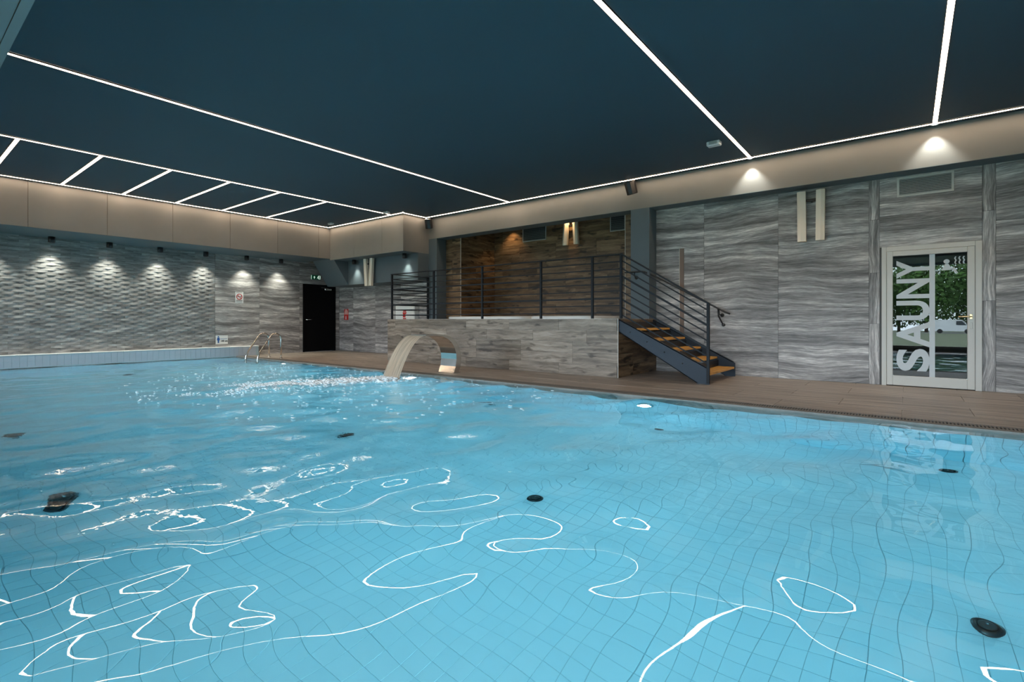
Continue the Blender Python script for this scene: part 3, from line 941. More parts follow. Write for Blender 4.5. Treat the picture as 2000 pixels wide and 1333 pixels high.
led((LX_C + 0.03, LY_BX, ZC), (LX_BX + 0.025, LY_BX, ZC), 'warm LED strip along the front of the corner box above the black railing end')
led((LX_BX, LY_BX + 0.03, ZC), (LX_BX, LY_BM + 0.025, ZC), 'short warm LED strip along the right side of the corner box')
led((LX_BX + 0.03, LY_BM, ZC), (XR - 0.02, LY_BM, ZC), 'very long warm LED strip along the top of the beam over the sauna wall')
led((LX_A, 0.6, ZC), (LX_A, LY_BM - 0.03, ZC), 'long warm LED strip crossing the ceiling from upper left to the beam above the platform')
led((LX_D, 0.6, ZC), (LX_D, LY_BM - 0.03, ZC), 'warm LED strip meeting the beam beside the white ceiling sensor')
led((LX_E, 0.6, ZC), (LX_E, LY_BM - 0.03, ZC), 'steep warm LED strip ending above the sauna door')

# ================================================================== SPOTLIGHTS
def can_spot(x, y, ztop, label, group, power, tilt=(0, 0, 0), r=0.062, hgt=0.125):
    t = thing('spotlight', label, 'spotlight', (x, y, ztop), group)
    MB().lathe([(r, 0), (r, -hgt), (r - 0.008, -hgt), (r - 0.01, -hgt + 0.02)], (x, y, ztop), 20).build('housing', M['black'], t)
    MB().lathe([(r - 0.012, -hgt + 0.02), (0.0001, -hgt + 0.018)], (x, y, ztop), 16).build('lens', M['lamp_cool'], t)
    lamp('spot_beam', 'SPOT', (x, y, ztop - hgt - 0.004), t, power, (0.97, 1.0, 0.86), spot_size=math.radians(86), spot_blend=0.9, shadow_soft_size=0.02, rot=tilt)
    return t
for k, y in enumerate((1.44, 2.459, 3.48, 4.504, 5.551, 6.616, 7.614)):
    if k == 0:
        lab = 'black can spotlight just outside the left edge, over the relief wall'
    else:
        lab = '%s black can spotlight from the left under the left bulkhead' % ORD[k - 1]
    can_spot(-14.80, y, BKZ - 0.004, lab, 'can spotlights over the left wall', 88, (0, 0.0, 0))
can_spot(-12.95, 8.88, 2.802, 'black can spotlight on the corner box beside the sloped casing', 'can spotlights under the corner box', 50)
can_spot(-10.66, 8.88, 2.802, 'black can spotlight on the corner box above the railing end', 'can spotlights under the corner box', 50)
def ring_light(x, y, z, label, group, power, col, mat, size=100):
    t = thing('downlight', label, 'downlight', (x, y, z), group)
    MB().lathe([(0.045, 0), (0.045, -0.008), (0.034, -0.010), (0.030, -0.004)], (x, y, z), 24).build('ring', M['white'], t)
    MB().lathe([(0.030, -0.004), (0.0001, -0.0045)], (x, y, z), 16).build('lens', mat, t)
    lamp('spot_beam', 'SPOT', (x, y, z - 0.014), t, power, col, spot_size=math.radians(size), spot_blend=0.7, shadow_soft_size=0.015)
    return t
ring_light(-2.115, 9.265, ZC, 'white ring downlight at the beam beside the ceiling sensor', 'ring downlights above the beam', 55, (0.95, 1.0, 0.92), M['lamp_cool'], 84)
ring_light(0.296, 9.265, ZC, 'white ring downlight at the beam above the sauna door', 'ring downlights above the beam', 55, (0.95, 1.0, 0.92), M['lamp_cool'], 84)
ring_light(-8.70, 10.93, AZ, 'warm downlight in the alcove ceiling left of the big vent', 'alcove downlights', 26, (1.0, 0.62, 0.28), M['lamp_warm'])
ring_light(-6.75, 10.93, AZ, 'warm downlight in the alcove ceiling above the pair of cream bars', 'alcove downlights', 26, (1.0, 0.62, 0.28), M['lamp_warm'])

# ================================================================== WALL FIXTURES
def twin_bars(cx, y, z0, z1, label, sep=0.26, tilt=0.0, wd=0.125, gap_tilt=0.008):
    t = thing('bar_heater', label, 'wall panel', (cx, y, (z0 + z1) / 2), 'pairs of cream bars')
    for s_ in (-1, 1):
        x = cx + s_ * sep / 2
        mb = MB()
        # slender body with a shallow ridge along the front, top leaning a little
        d = 0.10
        pr = [(-wd / 2, 0), (wd / 2, 0), (wd / 2, -d * 0.75), (wd * 0.1 * s_, -d), (-wd / 2, -d * 0.75)]
        vs = []
        for z, lean in ((z0, 0.0), (z1, gap_tilt * s_)):
            vs += [(x + p[0] + lean, y + p[1], z) for p in pr]
        n = len(pr)
        fs = [(i, n + i, n + (i + 1) % n, (i + 1) % n) for i in range(n)] + [tuple(range(n)), tuple(range(2 * n - 1, n - 1, -1))]
        mb.add(vs, fs).build('bar', M['cream'], t)
    br_ = MB().bbox(cx - sep / 2, cx + sep / 2, y - 0.03, y + 0.005, z1 - 0.17, z1 - 0.13, 0.003)
    br_.tube([(cx, y, z1 - 0.15), (cx, y + 0.075, z1 - 0.15)], 0.025, 10)
    br_.build('bracket', M['blackmetal'], t)
    return t
twin_bars(-1.262, 9.65, 2.315, 3.145, 'pair of cream vertical bars on the grey stone wall left of the sauna door')
twin_bars(-6.75, 11.05, 2.93, 3.57, 'pair of cream vertical bars lit warm on the alcove wall', sep=0.33, gap_tilt=-0.04)
twin_bars(-12.25, 8.93, 2.0, 2.79, 'pair of cream vertical bars hanging under the corner box between two spotlights', sep=0.18, gap_tilt=0.06)

def vent(x0, x1, z0, z1, y, label, ns, fm, sm, fw=0.03):
    t = thing('air_vent', label, 'vent', ((x0 + x1) / 2, y, z0), 'wall air vents')
    MB().box(x0 + fw, x1 - fw, y - 0.004, y - 0.001, z0 + fw, z1 - fw).build('backing', M['black'], t)
    f = MB().bbox(x0, x1, y - 0.02, y, z0, z0 + fw, 0.003).bbox(x0, x1, y - 0.02, y, z1 - fw, z1, 0.003)
    f.bbox(x0, x0 + fw, y - 0.02, y, z0 + fw, z1 - fw, 0.003).bbox(x1 - fw, x1, y - 0.02, y, z0 + fw, z1 - fw, 0.003)
    f.build('frame', fm, t)
    hs = (z1 - z0 - 2 * fw) / ns
    me = MB().add([(x0 + fw, y - 0.018, 0), (x1 - fw, y - 0.018, 0), (x1 - fw, y - 0.004, hs * 0.75), (x0 + fw, y - 0.004, hs * 0.75),
                   (x0 + fw, y - 0.016, -0.002), (x1 - fw, y - 0.016, -0.002), (x1 - fw, y - 0.002, hs * 0.75 - 0.002), (x0 + fw, y - 0.002, hs * 0.75 - 0.002)],
                  [(0, 1, 2, 3), (7, 6, 5, 4), (0, 4, 5, 1), (3, 2, 6, 7), (0, 3, 7, 4), (1, 5, 6, 2)]).mesh('slat', t.location)
    for k in range(ns):
        link('slat', me, sm, t, (0, 0, z0 + fw + hs * (k + 0.15)))
    return t
vent(-0.135, 0.527, 2.885, 3.185, YB, 'pale metal air vent above the sauna door', 10, M['alu'], M['ventmetal'])
vent(-8.36, -7.58, 3.16, 3.60, AY, 'wide dark air vent on the wooden alcove wall', 9, M['ventmetal'], M['ventdark'], 0.02)
vent(-5.70, -5.30, 3.16, 3.60, AY, 'small square air vent at the right end of the alcove wall', 9, M['ventmetal'], M['ventdark'], 0.02)

def speaker(x, y, z, label, rz):
    t = thing('speaker', label, 'speaker', (x, y, z), 'black loudspeakers')
    R_ = Matrix.Rotation(rz, 4, 'Z') @ Matrix.Rotation(0.35, 4, 'X')
    mb = MB()
    prof = [(-0.085, 0.06), (0.085, 0.06), (0.095, 0.0), (0.075, -0.09), (0.0, -0.11), (-0.075, -0.09), (-0.095, 0.0)]
    vs = []
    for zz, sc in ((-0.13, 0.86), (-0.12, 0.95), (0.12, 1.0), (0.13, 0.92)):
        vs += [R_ @ Vector((p[0] * sc, p[1] * sc, zz)) + Vector((x, y, z)) for p in prof]
    n = len(prof)
    fs = [(i * n + k, i * n + (k + 1) % n, (i + 1) * n + (k + 1) % n, (i + 1) * n + k) for i in range(3) for k in range(n)] + [tuple(range(n))[::-1], tuple(range(3 * n, 4 * n))]
    mb.add(vs, fs, False).build('cabinet', M['black'], t)
    MB().tube([(x, y + 0.03, z + 0.11), (x, y + 0.07, z + 0.15), (x, BMY, z + 0.15)], 0.012, 8).build('bracket', M['blackmetal'], t)
speaker(-4.27, 9.22, 3.61, 'black loudspeaker on the beam above the stairs', -0.3)
speaker(-10.10, 9.24, 3.60, 'black loudspeaker in the corner where the beam meets the corner box', 0.5)

def sensor(x, y, label, w_=0.16, d_=0.10, h_=0.05, rz=0):
    t = thing('ceiling_sensor', label, 'sensor', (x, y, ZC), 'white ceiling sensors')
    MB().bbox(x - w_ / 2, x + w_ / 2, y - d_ / 2, y + d_ / 2, ZC - h_, ZC, 0.012).build('body', M['whiteplast'], t)
    MB().box(x - w_ * 0.3, x + w_ * 0.3, y - d_ / 2 - 0.002, y - d_ / 2, ZC - h_ + 0.014, ZC - 0.012).build('lens_window', M['ventmetal'], t)
sensor(-2.36, 8.06, 'white boxy ceiling sensor beside the long LED strip right of centre', 0.20, 0.12, 0.07)
sensor(-12.86, 8.06, 'small white ceiling sensor in the far left corner above the corner box', 0.18, 0.10, 0.05)
sensor(-10.40, 8.08, 'small white ceiling sensor where the long LED strip reaches the corner box', 0.18, 0.10, 0.05)

# ---- signs
def left_sign(name, label, y0, y1, z0, z1, mat, group='wall signs'):
    t = thing(name, label, 'sign', (XL, (y0 + y1) / 2, z0), group)
    MB().box(XL, XL + 0.006, y0, y1, z0, z1).build('panel', mat, t)
    return t
def flat_x(polys, x):
    mb = MB()
    for pl in polys: mb.add([(x, p[0], p[1]) for p in pl], [tuple(range(len(pl)))])
    return mb
s1 = left_sign('no_smoking_sign', 'white no smoking sign with red ring on the stone wall', 6.40, 6.62, 1.50, 1.82, M['white'])
cy_, cz_ = 6.51, 1.68
ringp = []
for k in range(24):
    a0, a1 = 2 * PI * k / 24, 2 * PI * (k + 1) / 24
    ringp.append([(cy_ + 0.085 * math.cos(a0), cz_ + 0.085 * math.sin(a0)), (cy_ + 0.085 * math.cos(a1), cz_ + 0.085 * math.sin(a1)), (cy_ + 0.065 * math.cos(a1), cz_ + 0.065 * math.sin(a1)), (cy_ + 0.065 * math.cos(a0), cz_ + 0.065 * math.sin(a0))])
ringp.append([(cy_ - 0.056, cz_ + 0.044), (cy_ - 0.044, cz_ + 0.056), (cy_ + 0.056, cz_ - 0.044), (cy_ + 0.044, cz_ - 0.056)])
flat_x(ringp, XL + 0.008).build('red_ring', M['red'], s1)
flat_x([[(6.45, 1.675), (6.57, 1.675), (6.57, 1.690), (6.45, 1.690)], [(6.555, 1.695), (6.57, 1.695), (6.575, 1.72), (6.56, 1.72)]], XL + 0.0072).build('cigarette', M['ink'], s1)
marks = []
for z, n_ in ((1.785, 6), (1.565, 7), (1.525, 6)):
    for k in range(n_):
        y = 6.42 + k * 0.18 / n_
        marks.append([(y, z), (y + 0.018, z), (y + 0.018, z + 0.020), (y, z + 0.020)])
flat_x(marks, XL + 0.008).build('small_print', M['ink'], s1)
s2 = left_sign('depth_sign', 'white depth sign with blue standing figure above the curb', 5.885, 6.20, 0.345, 0.585, M['white'])
flat_x([disc(5.953, 0.553, 0.018, 14), [(5.925, 0.53), (5.981, 0.53), (5.992, 0.45), (5.973, 0.45), (5.972, 0.375), (5.934, 0.375), (5.933, 0.45), (5.914, 0.45)]], XL + 0.008).build('figure', M['blue'], s2)
def text_left(s, size, y, z, mat, parent, x, name='lettering', off=0.004):
    v, f = text_mesh(s, size, off)
    MB().add([(x, y + p[0], z + p[1]) for p in v], f).build(name, mat, parent)
text_left('140 cm', 0.062, 6.01, 0.41, M['ink'], s2, XL + 0.008)
flat_x([[(6.00, 0.485), (6.18, 0.485), (6.18, 0.497), (6.00, 0.497)]], XL + 0.008).build('surface_line', M['blue'], s2)
s3 = thing('exit_sign', 'green emergency exit sign with arrow above the black door', 'sign', (XL, 8.87, 2.33), 'wall signs')
MB().bbox(XL, XL + 0.03, 8.70, 9.04, 2.32, 2.46, 0.004).build('panel', M['green'], s3)
xe = XL + 0.032
flat_x([[(8.70, 2.325), (8.715, 2.325), (8.715, 2.455), (8.70, 2.455)]], xe).build('white_edge', M['exitglow'], s3)
flat_x([[(8.80, 2.345), (8.82, 2.345), (8.82, 2.385), (8.845, 2.385), (8.81, 2.435), (8.775, 2.385), (8.80, 2.385)]], xe).build('arrow', M['exitglow'], s3)
flat_x([[(8.96, 2.335), (9.03, 2.335), (9.03, 2.345), (8.975, 2.345), (8.975, 2.44), (9.03, 2.44), (9.03, 2.45), (8.96, 2.45)], disc(8.945, 2.43, 0.012, 12), [(8.925, 2.415), (8.955, 2.415), (8.945, 2.38), (8.965, 2.345), (8.95, 2.345), (8.93, 2.375), (8.905, 2.35), (8.90, 2.36), (8.92, 2.385)], [(9.0, 2.36), (9.022, 2.36), (9.022, 2.43), (9.0, 2.43)]], xe).build('running_figure', M['exitglow'], s3)
# fire signs on the back wall
s4 = thing('fire_extinguisher_sign', 'tall red fire extinguisher sign right of the black door', 'sign', (-14.62, YB, 1.02), 'wall signs')
MB().box(-14.74, -14.50, YB - 0.006, YB, 1.02, 1.38).build('panel', M['red'], s4)
pink = plain('sign_pale_red', (0.70, 0.35, 0.32), 0.5)
flat_y([[(-14.73, 1.20), (-14.51, 1.20), (-14.53, 1.32), (-14.60, 1.37), (-14.66, 1.37), (-14.70, 1.30)]], YB - 0.008).build('flame_symbol', pink, s4)
flat_y([[(-14.65, 1.04), (-14.61, 1.04), (-14.61, 1.13), (-14.625, 1.16), (-14.65, 1.13)]], YB - 0.0082).build('extinguisher_symbol', M['white'], s4)
s5 = thing('hydrant_cabinet', 'white wall cabinet with red symbols behind the railing end', 'cabinet', (-11.47, YB, 0.75))
MB().bbox(-11.89, -11.05, YB - 0.16, YB - 0.001, 0.72, 1.434, 0.008).build('body', M['white'], s5)
cab_door = MB().bbox(-11.87, -11.07, YB - 0.172, YB - 0.16, 0.74, 1.414, 0.004).build('cabinet_door', M['white'], s5)
ys = YB - 0.174
flat_y([[(-11.54, 1.25), (-11.40, 1.25), (-11.39, 1.29), (-11.54, 1.28)], [(-11.53, 1.17), (-11.44, 1.17), (-11.38, 1.21), (-11.38, 1.24), (-11.55, 1.24), (-11.55, 1.20)], [(-11.54, 1.09), (-11.43, 1.09), (-11.42, 1.165), (-11.55, 1.165)], [(-11.54, 1.02), (-11.40, 1.02), (-11.40, 1.075), (-11.54, 1.075)]], ys).build('red_symbols', M['red'], cab_door)

# ================================================================== RAILINGS AND STAIRS
RY = 8.12; RT = 2.152
rail = thing('platform_railing', 'dark metal railing with horizontal bars along the platform edge', 'railing', (-7, RY, PLZ))
rx = [-10.226, -8.706, -7.192, -5.659, -4.519, -3.952]
for x in rx:
    MB().bbox(x - 0.021, x + 0.021, RY - 0.021, RY + 0.021, PLZ, RT, 0.003).build('post', M['gunmetal'], rail)
MB().bbox(rx[0] - 0.021, rx[0] + 0.021, 9.30, 9.345, PLZ, RT, 0.003).build('post', M['gunmetal'], rail)
MB().box(rx[0] - 0.021, rx[-1] + 0.021, RY - 0.024, RY + 0.024, RT, RT + 0.02).build('top_rail', M['gunmetal'], rail)
MB().box(rx[0] - 0.021, rx[0] + 0.021, RY + 0.024, 9.345, RT, RT + 0.02).build('top_rail', M['gunmetal'], rail)
NR = 8
zr = [PLZ + 0.10 + (RT - 0.115 - PLZ - 0.10) * k / (NR - 1) for k in range(NR)]
for k, z in enumerate(zr):
    hw = 0.010 if k not in (2, 5) else 0.016
    MB().box(rx[0], rx[-1], RY - 0.006, RY + 0.006, z - hw, z + hw).build('bar', M['gunmetal'], rail)
    MB().box(rx[0] - 0.006, rx[0] + 0.006, RY + 0.006, 9.30, z - hw, z + hw).build('bar', M['gunmetal'], rail)
# stairs
st = thing('staircase', 'dark steel stairs with golden wooden treads up to the platform', 'stairs', (-3.2, 8.8, 0))
SX0, SX1, SY0, SY1 = PLX1 + 0.004, -2.43, 8.06, 9.55
for y in (SY0, SY1):
    pr = [(SX0, 1.02), (SX0, 0.80), (-2.60, 0.0), (SX1, 0.0), (SX1, 0.235), (-2.47, 0.262)]
    sg = MB().prism([(p[0], p[1]) for p in pr], 1, y, y + 0.012)
    # flanges along the top and bottom edges
    sg.bar((SX0, y + 0.03, 1.012), (-2.47, y + 0.03, 0.256), 0.06, 0.012)
    sg.bar((SX0, y + 0.03, 0.806), (-2.60, y + 0.03, 0.006), 0.06, 0.012)
    sgo = sg.build('stringer', M['stringer'], st)
    if y == SY0:
        for q in ((-3.75, 0.80), (-3.45, 0.64), (-3.15, 0.48), (-2.85, 0.31)):
            MB().lathe([(0.012, 0), (0.012, -0.006), (0.004, -0.009)], (q[0], y, q[1]), 10, 'Y').build('bolt', M['blackmetal'], sgo)
MB().box(-2.62, -2.50, SY0 - 0.01, SY0 + 0.06, 0.0, 0.012).build('foot_plate', M['blackmetal'], st)
going = (SX1 - SX0) / 5.2
for k in range(1, 6):
    z = 0.172 * k
    xb = SX1 - 0.012 - going * (k - 1)
    tr = MB().bbox(xb - 0.29, xb, SY0 + 0.014, SY1 - 0.002, z - 0.035, z, 0.004).build('tread', M['tread'], st, origin=(xb - 0.29, SY0, z))
    MB().box(xb - 0.29, xb - 0.005, SY0 + 0.014, SY0 + 0.05, z - 0.05, z - 0.035).box(xb - 0.29, xb - 0.005, SY1 - 0.04, SY1 - 0.002, z - 0.05, z - 0.035).build('tread_bracket', M['blackmetal'], tr)
    MB().box(xb - 0.285, xb - 0.275, SY0 + 0.014, SY1 - 0.002, z, z + 0.115).build('riser_plate', M['blackmetal'], st)
sr = thing('stair_railing', 'sloping dark metal railing on the pool side of the stairs', 'railing', (-2.44, RY, 0.2))
bx1 = -2.444
MB().bbox(bx1 - 0.021, bx1 + 0.021, SY0 - 0.03, SY0 + 0.012, 0.02, 1.277, 0.003).build('post', M['gunmetal'], sr)
MB().bar((rx[-1] + 0.02, RY, RT + 0.005), (bx1, SY0 - 0.009, 1.272), 0.045, 0.022).build('top_rail', M['gunmetal'], sr)
zl = [PLZ + 0.06 + (RT - 0.105 - PLZ - 0.06) * k / 7 for k in range(8)]
zrr = [0.32 + (1.277 - 0.12 - 0.32) * k / 7 for k in range(8)]
for k in range(8):
    hw = 0.02 if k not in (2, 5) else 0.032
    MB().bar((rx[-1] + 0.02, RY, zl[k]), (bx1, SY0 - 0.009, zrr[k]), 0.012, hw).build('bar', M['gunmetal'], sr)
wh = thing('wall_handrail', 'black wall handrail behind the stairs', 'handrail', (-3.3, 9.62, 1.5))
MB().tube([(-4.45, 9.33, 1.96), (-4.14, 9.33, 1.965), (-4.05, 9.36, 1.95), (-3.9, 9.5, 1.87), (-2.60, 9.60, 1.15), (-2.53, 9.60, 1.12)], 0.017, 10).build('rail', M['blackmetal'], wh)
for (x, z, yy, yw) in ((-4.25, 1.96, 9.33, BMY), (-2.72, 1.21, 9.60, YB)):
    MB().tube([(x, yy, z), (x, yy + 0.0, z - 0.09), (x + 0.02, yw - 0.012, z - 0.11)], 0.010, 8).lathe([(0.035, 0), (0.035, -0.012), (0.012, -0.016)], (x + 0.02, yw, z - 0.11), 14, 'Y').build('bracket', M['blackmetal'], wh)
MB().tube([(-2.74, 9.60, 1.22), (-2.735, 9.62, 1.08), (-2.68, 9.69, 0.93)], [0.012, 0.016, 0.012], 8).lathe([(0.03, 0), (0.03, -0.03), (0.012, -0.04)], (-2.675, YB, 0.92), 12, 'Y').build('stay', M['blackmetal'], wh)

# ================================================================== POOL FITTINGS
# ---- fountain blade
fo = thing('water_fountain', 'curved stainless steel waterfall fountain on the deck edge', 'fountain', (-7.0, 6.92, 0))
outer = [(6.99, 0.0), (7.045, 0.12), (7.065, 0.26), (7.05, 0.39), (6.99, 0.52), (6.90, 0.62), (6.77, 0.695), (6.62, 0.735), (6.42, 0.75), (6.16, 0.742)]
inner = [(6.16, 0.725), (6.42, 0.722), (6.60, 0.695), (6.72, 0.645), (6.82, 0.57), (6.885, 0.48), (6.925, 0.37), (6.935, 0.26), (6.91, 0.12), (6.86, 0.0)]
FW0, FW1 = -7.22, -6.80
MB().prism(outer + inner, 0, FW0, FW1, smooth=False).build('blade', M['steel'], fo)
MB().bbox(FW0 - 0.02, FW1 + 0.02, 6.82, 7.03, 0.0, 0.006, 0.002).build('base_plate', M['steel'], fo)
# falling sheet
sh = MB()
ns, nt_ = 26, 24
vs = []
vy = 1.62
for i in range(ns + 1):
    t = (i / ns) * 0.385
    y = 6.165 - vy * t - 0.02 * t; z = 0.733 - 4.905 * t * t
    for j in range(nt_ + 1):
        u = j / nt_
        wdt = 1.0 + 0.12 * (i / ns)
        x = (FW0 + FW1) / 2 + (u - 0.5) * (FW1 - FW0 - 0.02) * wdt
        rip = 0.004 * math.sin(u * 47 + 0.5 * i * 0.2) * (0.3 + i / ns)
        vs.append((x, y + rip, max(z + rip * 0.5, WATER - 0.01)))
fs = [(i * (nt_ + 1) + j, i * (nt_ + 1) + j + 1, (i + 1) * (nt_ + 1) + j + 1, (i + 1) * (nt_ + 1) + j) for i in range(ns) for j in range(nt_)]
sh.add(vs, fs, True)
sheet = sh.build('water_jet', M['sheet'], None, origin=(-7.0, 5.5, 0))
tag(sheet, 'wide sheet of falling water from the steel fountain', 'water')
# foam where it lands
fm = MB()
ico = []
phi = (1 + 5 ** .5) / 2
iv = [Vector(p).normalized() for p in [(-1, phi, 0), (1, phi, 0), (-1, -phi, 0), (1, -phi, 0), (0, -1, phi), (0, 1, phi), (0, -1, -phi), (0, 1, -phi), (phi, 0, -1), (phi, 0, 1), (-phi, 0, -1), (-phi, 0, 1)]]
if_ = [(0, 11, 5), (0, 5, 1), (0, 1, 7), (0, 7, 10), (0, 10, 11), (1, 5, 9), (5, 11, 4), (11, 10, 2), (10, 7, 6), (7, 1, 8), (3, 9, 4), (3, 4, 2), (3, 2, 6), (3, 6, 8), (3, 8, 9), (4, 9, 5), (2, 4, 11), (6, 2, 10), (8, 6, 7), (9, 8, 1)]
for k in range(7000):
    u = rng.random() ** 1.6
    # trail drifts away from the deck
    cx = -7.0 - 0.95 * math.sin(u * 2.2) + rng.normal() * (0.13 + 0.26 * u)
    cy = 5.48 - 3.0 * u + rng.normal() * (0.10 + 0.26 * u)
    dens = 1 - u
    # streaks: thin the trail out along wavy gaps
    gap = math.sin(cx * 9 + 2.0 * math.sin(cy * 2.1)) * math.sin(cy * 5 + cx * 3)
    if rng.random() > 0.10 + 0.9 * dens ** 0.8 or (gap > 0.1 + 0.8 * dens): continue
    r = (0.006 + 0.015 * rng.random()) * (0.6 + 0.7 * dens)
    hz = WATER + 0.003 + (rng.random() ** 2) * 0.05 * dens ** 3
    st_ = 0.9 + 2.2 * rng.random()
    fm.add([(cx + v.x * r * st_, cy + v.y * r * 1.3, hz + v.z * r * 0.45) for v in iv], if_, True)
for k in range(900):     # scattered droplets and bubbles
    a_ = rng.random() * 2 * PI; d_ = 0.4 + 3.0 * rng.random()
    cx, cy = -7.5 + d_ * math.cos(a_) * 1.2, 4.7 + d_ * math.sin(a_) * 0.8
    if cy > 6.25: continue
    r = 0.006 + 0.009 * rng.random()
    fm.add([(cx + v.x * r * 2.2, cy + v.y * r * 1.6, WATER + 0.004 + v.z * r * 0.4) for v in iv], if_, True)
foam = fm.build('foam', M['foam'], None, origin=(-7.3, 4.8, WATER))
tag(foam, 'white foam and splashes where the fountain jet hits the pool', 'foam', kind='stuff')

# ---- ladder
la = thing('pool_ladder', 'stainless steel pool ladder at the far corner of the pool', 'ladder', (-13.45, 6.5, 0))
for x in (-13.78, -13.12):
    pts = [(x, 6.75, 0.0), (x, 6.75, 0.50)]
    for k in range(1, 9):
        a_ = PI * k / 9 * 0.86
        pts.append((x, 6.75 - 0.155 * (1 - math.cos(a_)), 0.50 + 0.155 * math.sin(a_)))
    pts += [(x, 6.20, 0.20), (x, 6.14, 0.05), (x, 6.12, -0.12), (x, 6.12, -1.0)]
    MB().tube(pts, 0.021, 12).build('side_rail', M['steel'], la)
    MB().lathe([(0.045, 0), (0.045, 0.012), (0.024, 0.02)], (x, 6.75, 0), 16).build('flange', M['steel'], la)
for z in (-0.25, -0.52, -0.79):
    MB().bbox(-13.78, -13.12, 6.08, 6.16, z - 0.015, z + 0.015, 0.004).build('step', M['steel'], la)

# ---- floor inlets
k = 0
names_x = [0.35, -2.47, -5.17, -7.8, -10.45, -13.05]
row_lab = {0.92: 'near the left foreground', 3.48: 'in the middle row', 5.97: 'along the far wall'}
inl_pos = [(0.35, 3.56, 'black round inlet on the pool floor at the lower right corner of the picture'),
           (-2.50, 3.48, 'black round inlet on the pool floor at the middle of the picture'),
           (-5.17, 3.40, 'dark round inlet on the pool floor left of the middle one, seen through ripples'),
           (-5.20, 0.92, 'dark round inlet on the pool floor near the left picture edge'),
           (0.33, 6.02, 'black round inlet on the pool floor below the sauna door'),
           (-2.47, 5.95, 'round inlet on the pool floor in front of the underwater lamp'),
           (-5.15, 5.85, 'faint round inlet on the pool floor below the platform front'),
           (-13.05, 3.38, 'faint round inlet on the pool floor near the relief wall'),
           (-7.80, 3.40, 'round inlet on the pool floor under the foam trail'),
           (-10.45, 3.40, 'round inlet on the pool floor between the foam and the relief wall'),
           (-7.80, 0.95, 'round inlet on the pool floor beyond the left foreground one')]
for x, y, lab in inl_pos:
    t = thing('floor_inlet', lab, 'pool inlet', (x, y, zb), 'pool floor inlets')
    MB().lathe([(0.086, 0.0), (0.086, 0.010), (0.070, 0.022), (0.062, 0.022), (0.058, 0.014), (0.0001, 0.014)], (x, y, zb), 26).build('collar', M['black'], t)
    MB().lathe([(0.050, 0.014), (0.050, 0.026), (0.032, 0.036), (0.0001, 0.038)], (x, y, zb), 22).build('cap', M['rubber'], t)
    MB().lathe([(0.008, 0.037), (0.008, 0.041), (0.0001, 0.042)], (x, y, zb), 10).build('screw', M['steel'], t)

# ---- underwater lamps
def pool_lamp(x, y, z, label, power, dirn=-1):
    t = thing('pool_lamp', label, 'pool lamp', (x, y, z), 'underwater pool lamps')
    s_ = dirn
    MB().lathe([(0.135, 0), (0.135, 0.012 * s_), (0.115, 0.022 * s_), (0.108, 0.012 * s_)], (x, y, z), 28, 'Y').build('ring', M['steel'], t)
    MB().lathe([(0.108, 0.010 * s_), (0.06, 0.016 * s_), (0.0001, 0.018 * s_)], (x, y, z), 22, 'Y').build('lens', M['poollamp'], t)
    lamp('lamp_beam', 'AREA', (x, y + 0.03 * s_, z), t, power, (0.93, 0.98, 1.0), shape='DISK', size=0.22, rot=((PI / 2 - 0.6) * s_, 0, 0))
PW = 76
pool_lamp(-2.74, PY1 - 0.006, -0.55, 'lit underwater lamp in the far pool wall below the stairs', PW)
pool_lamp(-12.15, PY1 - 0.006, -0.55, 'lit underwater lamp in the far pool wall near the ladder', PW)
pool_lamp(-7.4, PY1 - 0.006, -0.55, 'underwater lamp in the far pool wall below the fountain', PW)
pool_lamp(-1.2, PY0 + 0.006, -0.55, 'unseen underwater lamp added in the near pool wall to light the pool floor', PW * 2.2, dirn=1)  # added fill lamp out of view, brightens the pool floor
pool_lamp(2.0, PY1 - 0.006, -0.55, 'underwater lamp in the far pool wall right of the sauna door', PW)

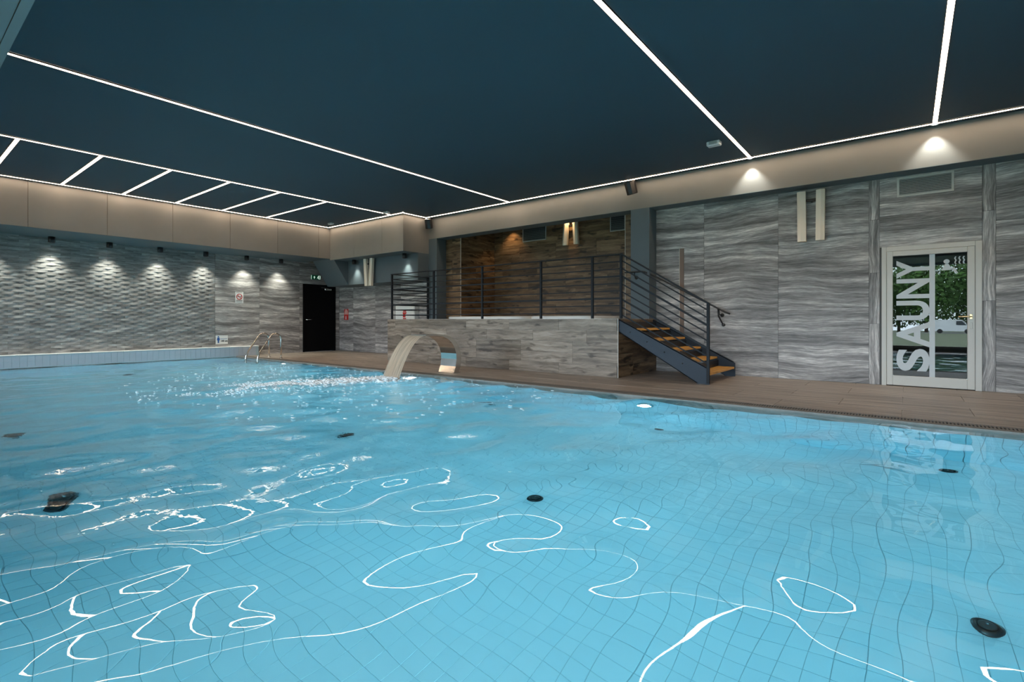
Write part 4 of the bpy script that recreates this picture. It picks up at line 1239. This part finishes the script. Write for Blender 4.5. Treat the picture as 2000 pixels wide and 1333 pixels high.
# ================================================================== OUTSIDE (seen in the door's reflection)
gz_a = MB().add([(-120, YF - 0.25, -0.25), (120, YF - 0.25, -0.25), (120, -150, -1.65), (-120, -150, -1.65)], [(3, 2, 1, 0)])
struct(gz_a.build('ground_lawn', M['grass']))
struct(MB().box(-60, 70, -92, -84, -1.3, -1.02).build('parking_strip', M['asphalt']))
def tree(x, y, h, r, lab, seed):
    gz = -0.25 - 1.4 * (-y) / 150
    t = thing('tree', lab, 'tree', (x, y, gz), 'trees beyond the lawn')
    MB().tube([(x, y, gz - 0.2), (x + 0.1, y, gz + h * 0.3), (x, y + 0.1, gz + h * 0.7)], [0.28, 0.22, 0.08], 8).build('trunk', M['bark'], t)
    r_ = np.random.default_rng(seed)
    mb = MB(); n = 4200
    d = r_.normal(size=(n, 3)); d /= np.linalg.norm(d, axis=1)[:, None]
    q = d * (r_.random(n) ** 0.4)[:, None] * np.array([r, r, h * 0.47])
    q += np.array([x, y, gz + h * 0.52])
    vs = []; fs = []
    for k_ in range(n):
        a_ = r_.normal(size=3); a_ /= np.linalg.norm(a_); b_ = np.cross(a_, d[k_]); b_ /= (np.linalg.norm(b_) + 1e-6)
        s_ = 0.22 + 0.25 * r_.random()
        i0 = len(vs)
        vs += [tuple(q[k_] - a_ * s_), tuple(q[k_] + b_ * s_ * 0.5), tuple(q[k_] + a_ * s_), tuple(q[k_] - b_ * s_ * 0.5)]
        fs.append((i0, i0 + 1, i0 + 2, i0 + 3))
    mb.add(vs, fs)
    o_ = mb.build('foliage', M['leaf'], t); o_['kind'] = 'stuff'
tl = [(-6.5, -98, 12.5, 4.2), (2.6, -99, 14.5, 4.6), (-1.5, -110, 14, 4.6), (9.0, -110, 15.5, 4.6), (19.5, -110, 13, 5), (-12, -109, 12, 5), (22.2, -98.5, 11, 4.5), (32, -106, 13, 5), (-22.5, -98, 12, 5), (-33, -107, 13, 5.5)]
tl_lab = ['leafy green tree mirrored at the left edge of the sauna door glass', 'leafy green tree mirrored in the middle of the sauna door glass', 'leafy green tree mirrored behind the door lettering', 'leafy green tree mirrored at the right of the sauna door glass', 'tall tree outside beyond the right end of the van', 'tree outside left of the mirrored group', 'smaller tree outside further right of the van', 'tallest tree outside far right of the van', 'tree outside farther left of the mirrored group', 'farthest left tree outside beyond the lawn']
for i, (x, y, h_, r) in enumerate(tl): tree(x, y, h_, r, tl_lab[i], 40 + i)
vn = thing('van', 'white van parked outside, mirrored in the sauna door glass', 'van', (5.6, -86, -1.02))
vx0, vx1, vz = 3.0, 8.2, -1.02
prof = [(vx0, vz + 0.35), (vx0 + 0.05, vz + 2.0), (vx0 + 0.25, vz + 2.15), (vx1 - 1.6, vz + 2.15), (vx1 - 0.9, vz + 1.25), (vx1 - 0.05, vz + 1.0), (vx1, vz + 0.35)]
MB().prism(prof, 1, -87, -85.1).build('body', M['van'], vn)
MB().prism([(vx1 - 2.3, vz + 1.3), (vx1 - 2.3, vz + 1.95), (vx1 - 1.62, vz + 1.95), (vx1 - 1.1, vz + 1.3)], 1, -85.1, -85.08).build('side_window', M['vanglass'], vn)
for x in (vx0 + 0.95, vx1 - 1.0):
    MB().lathe([(0.34, -0.12), (0.34, 0.10), (0.20, 0.12)], (x, -85.15, vz + 0.34), 18, 'Y').build('wheel', M['rubber'], vn)
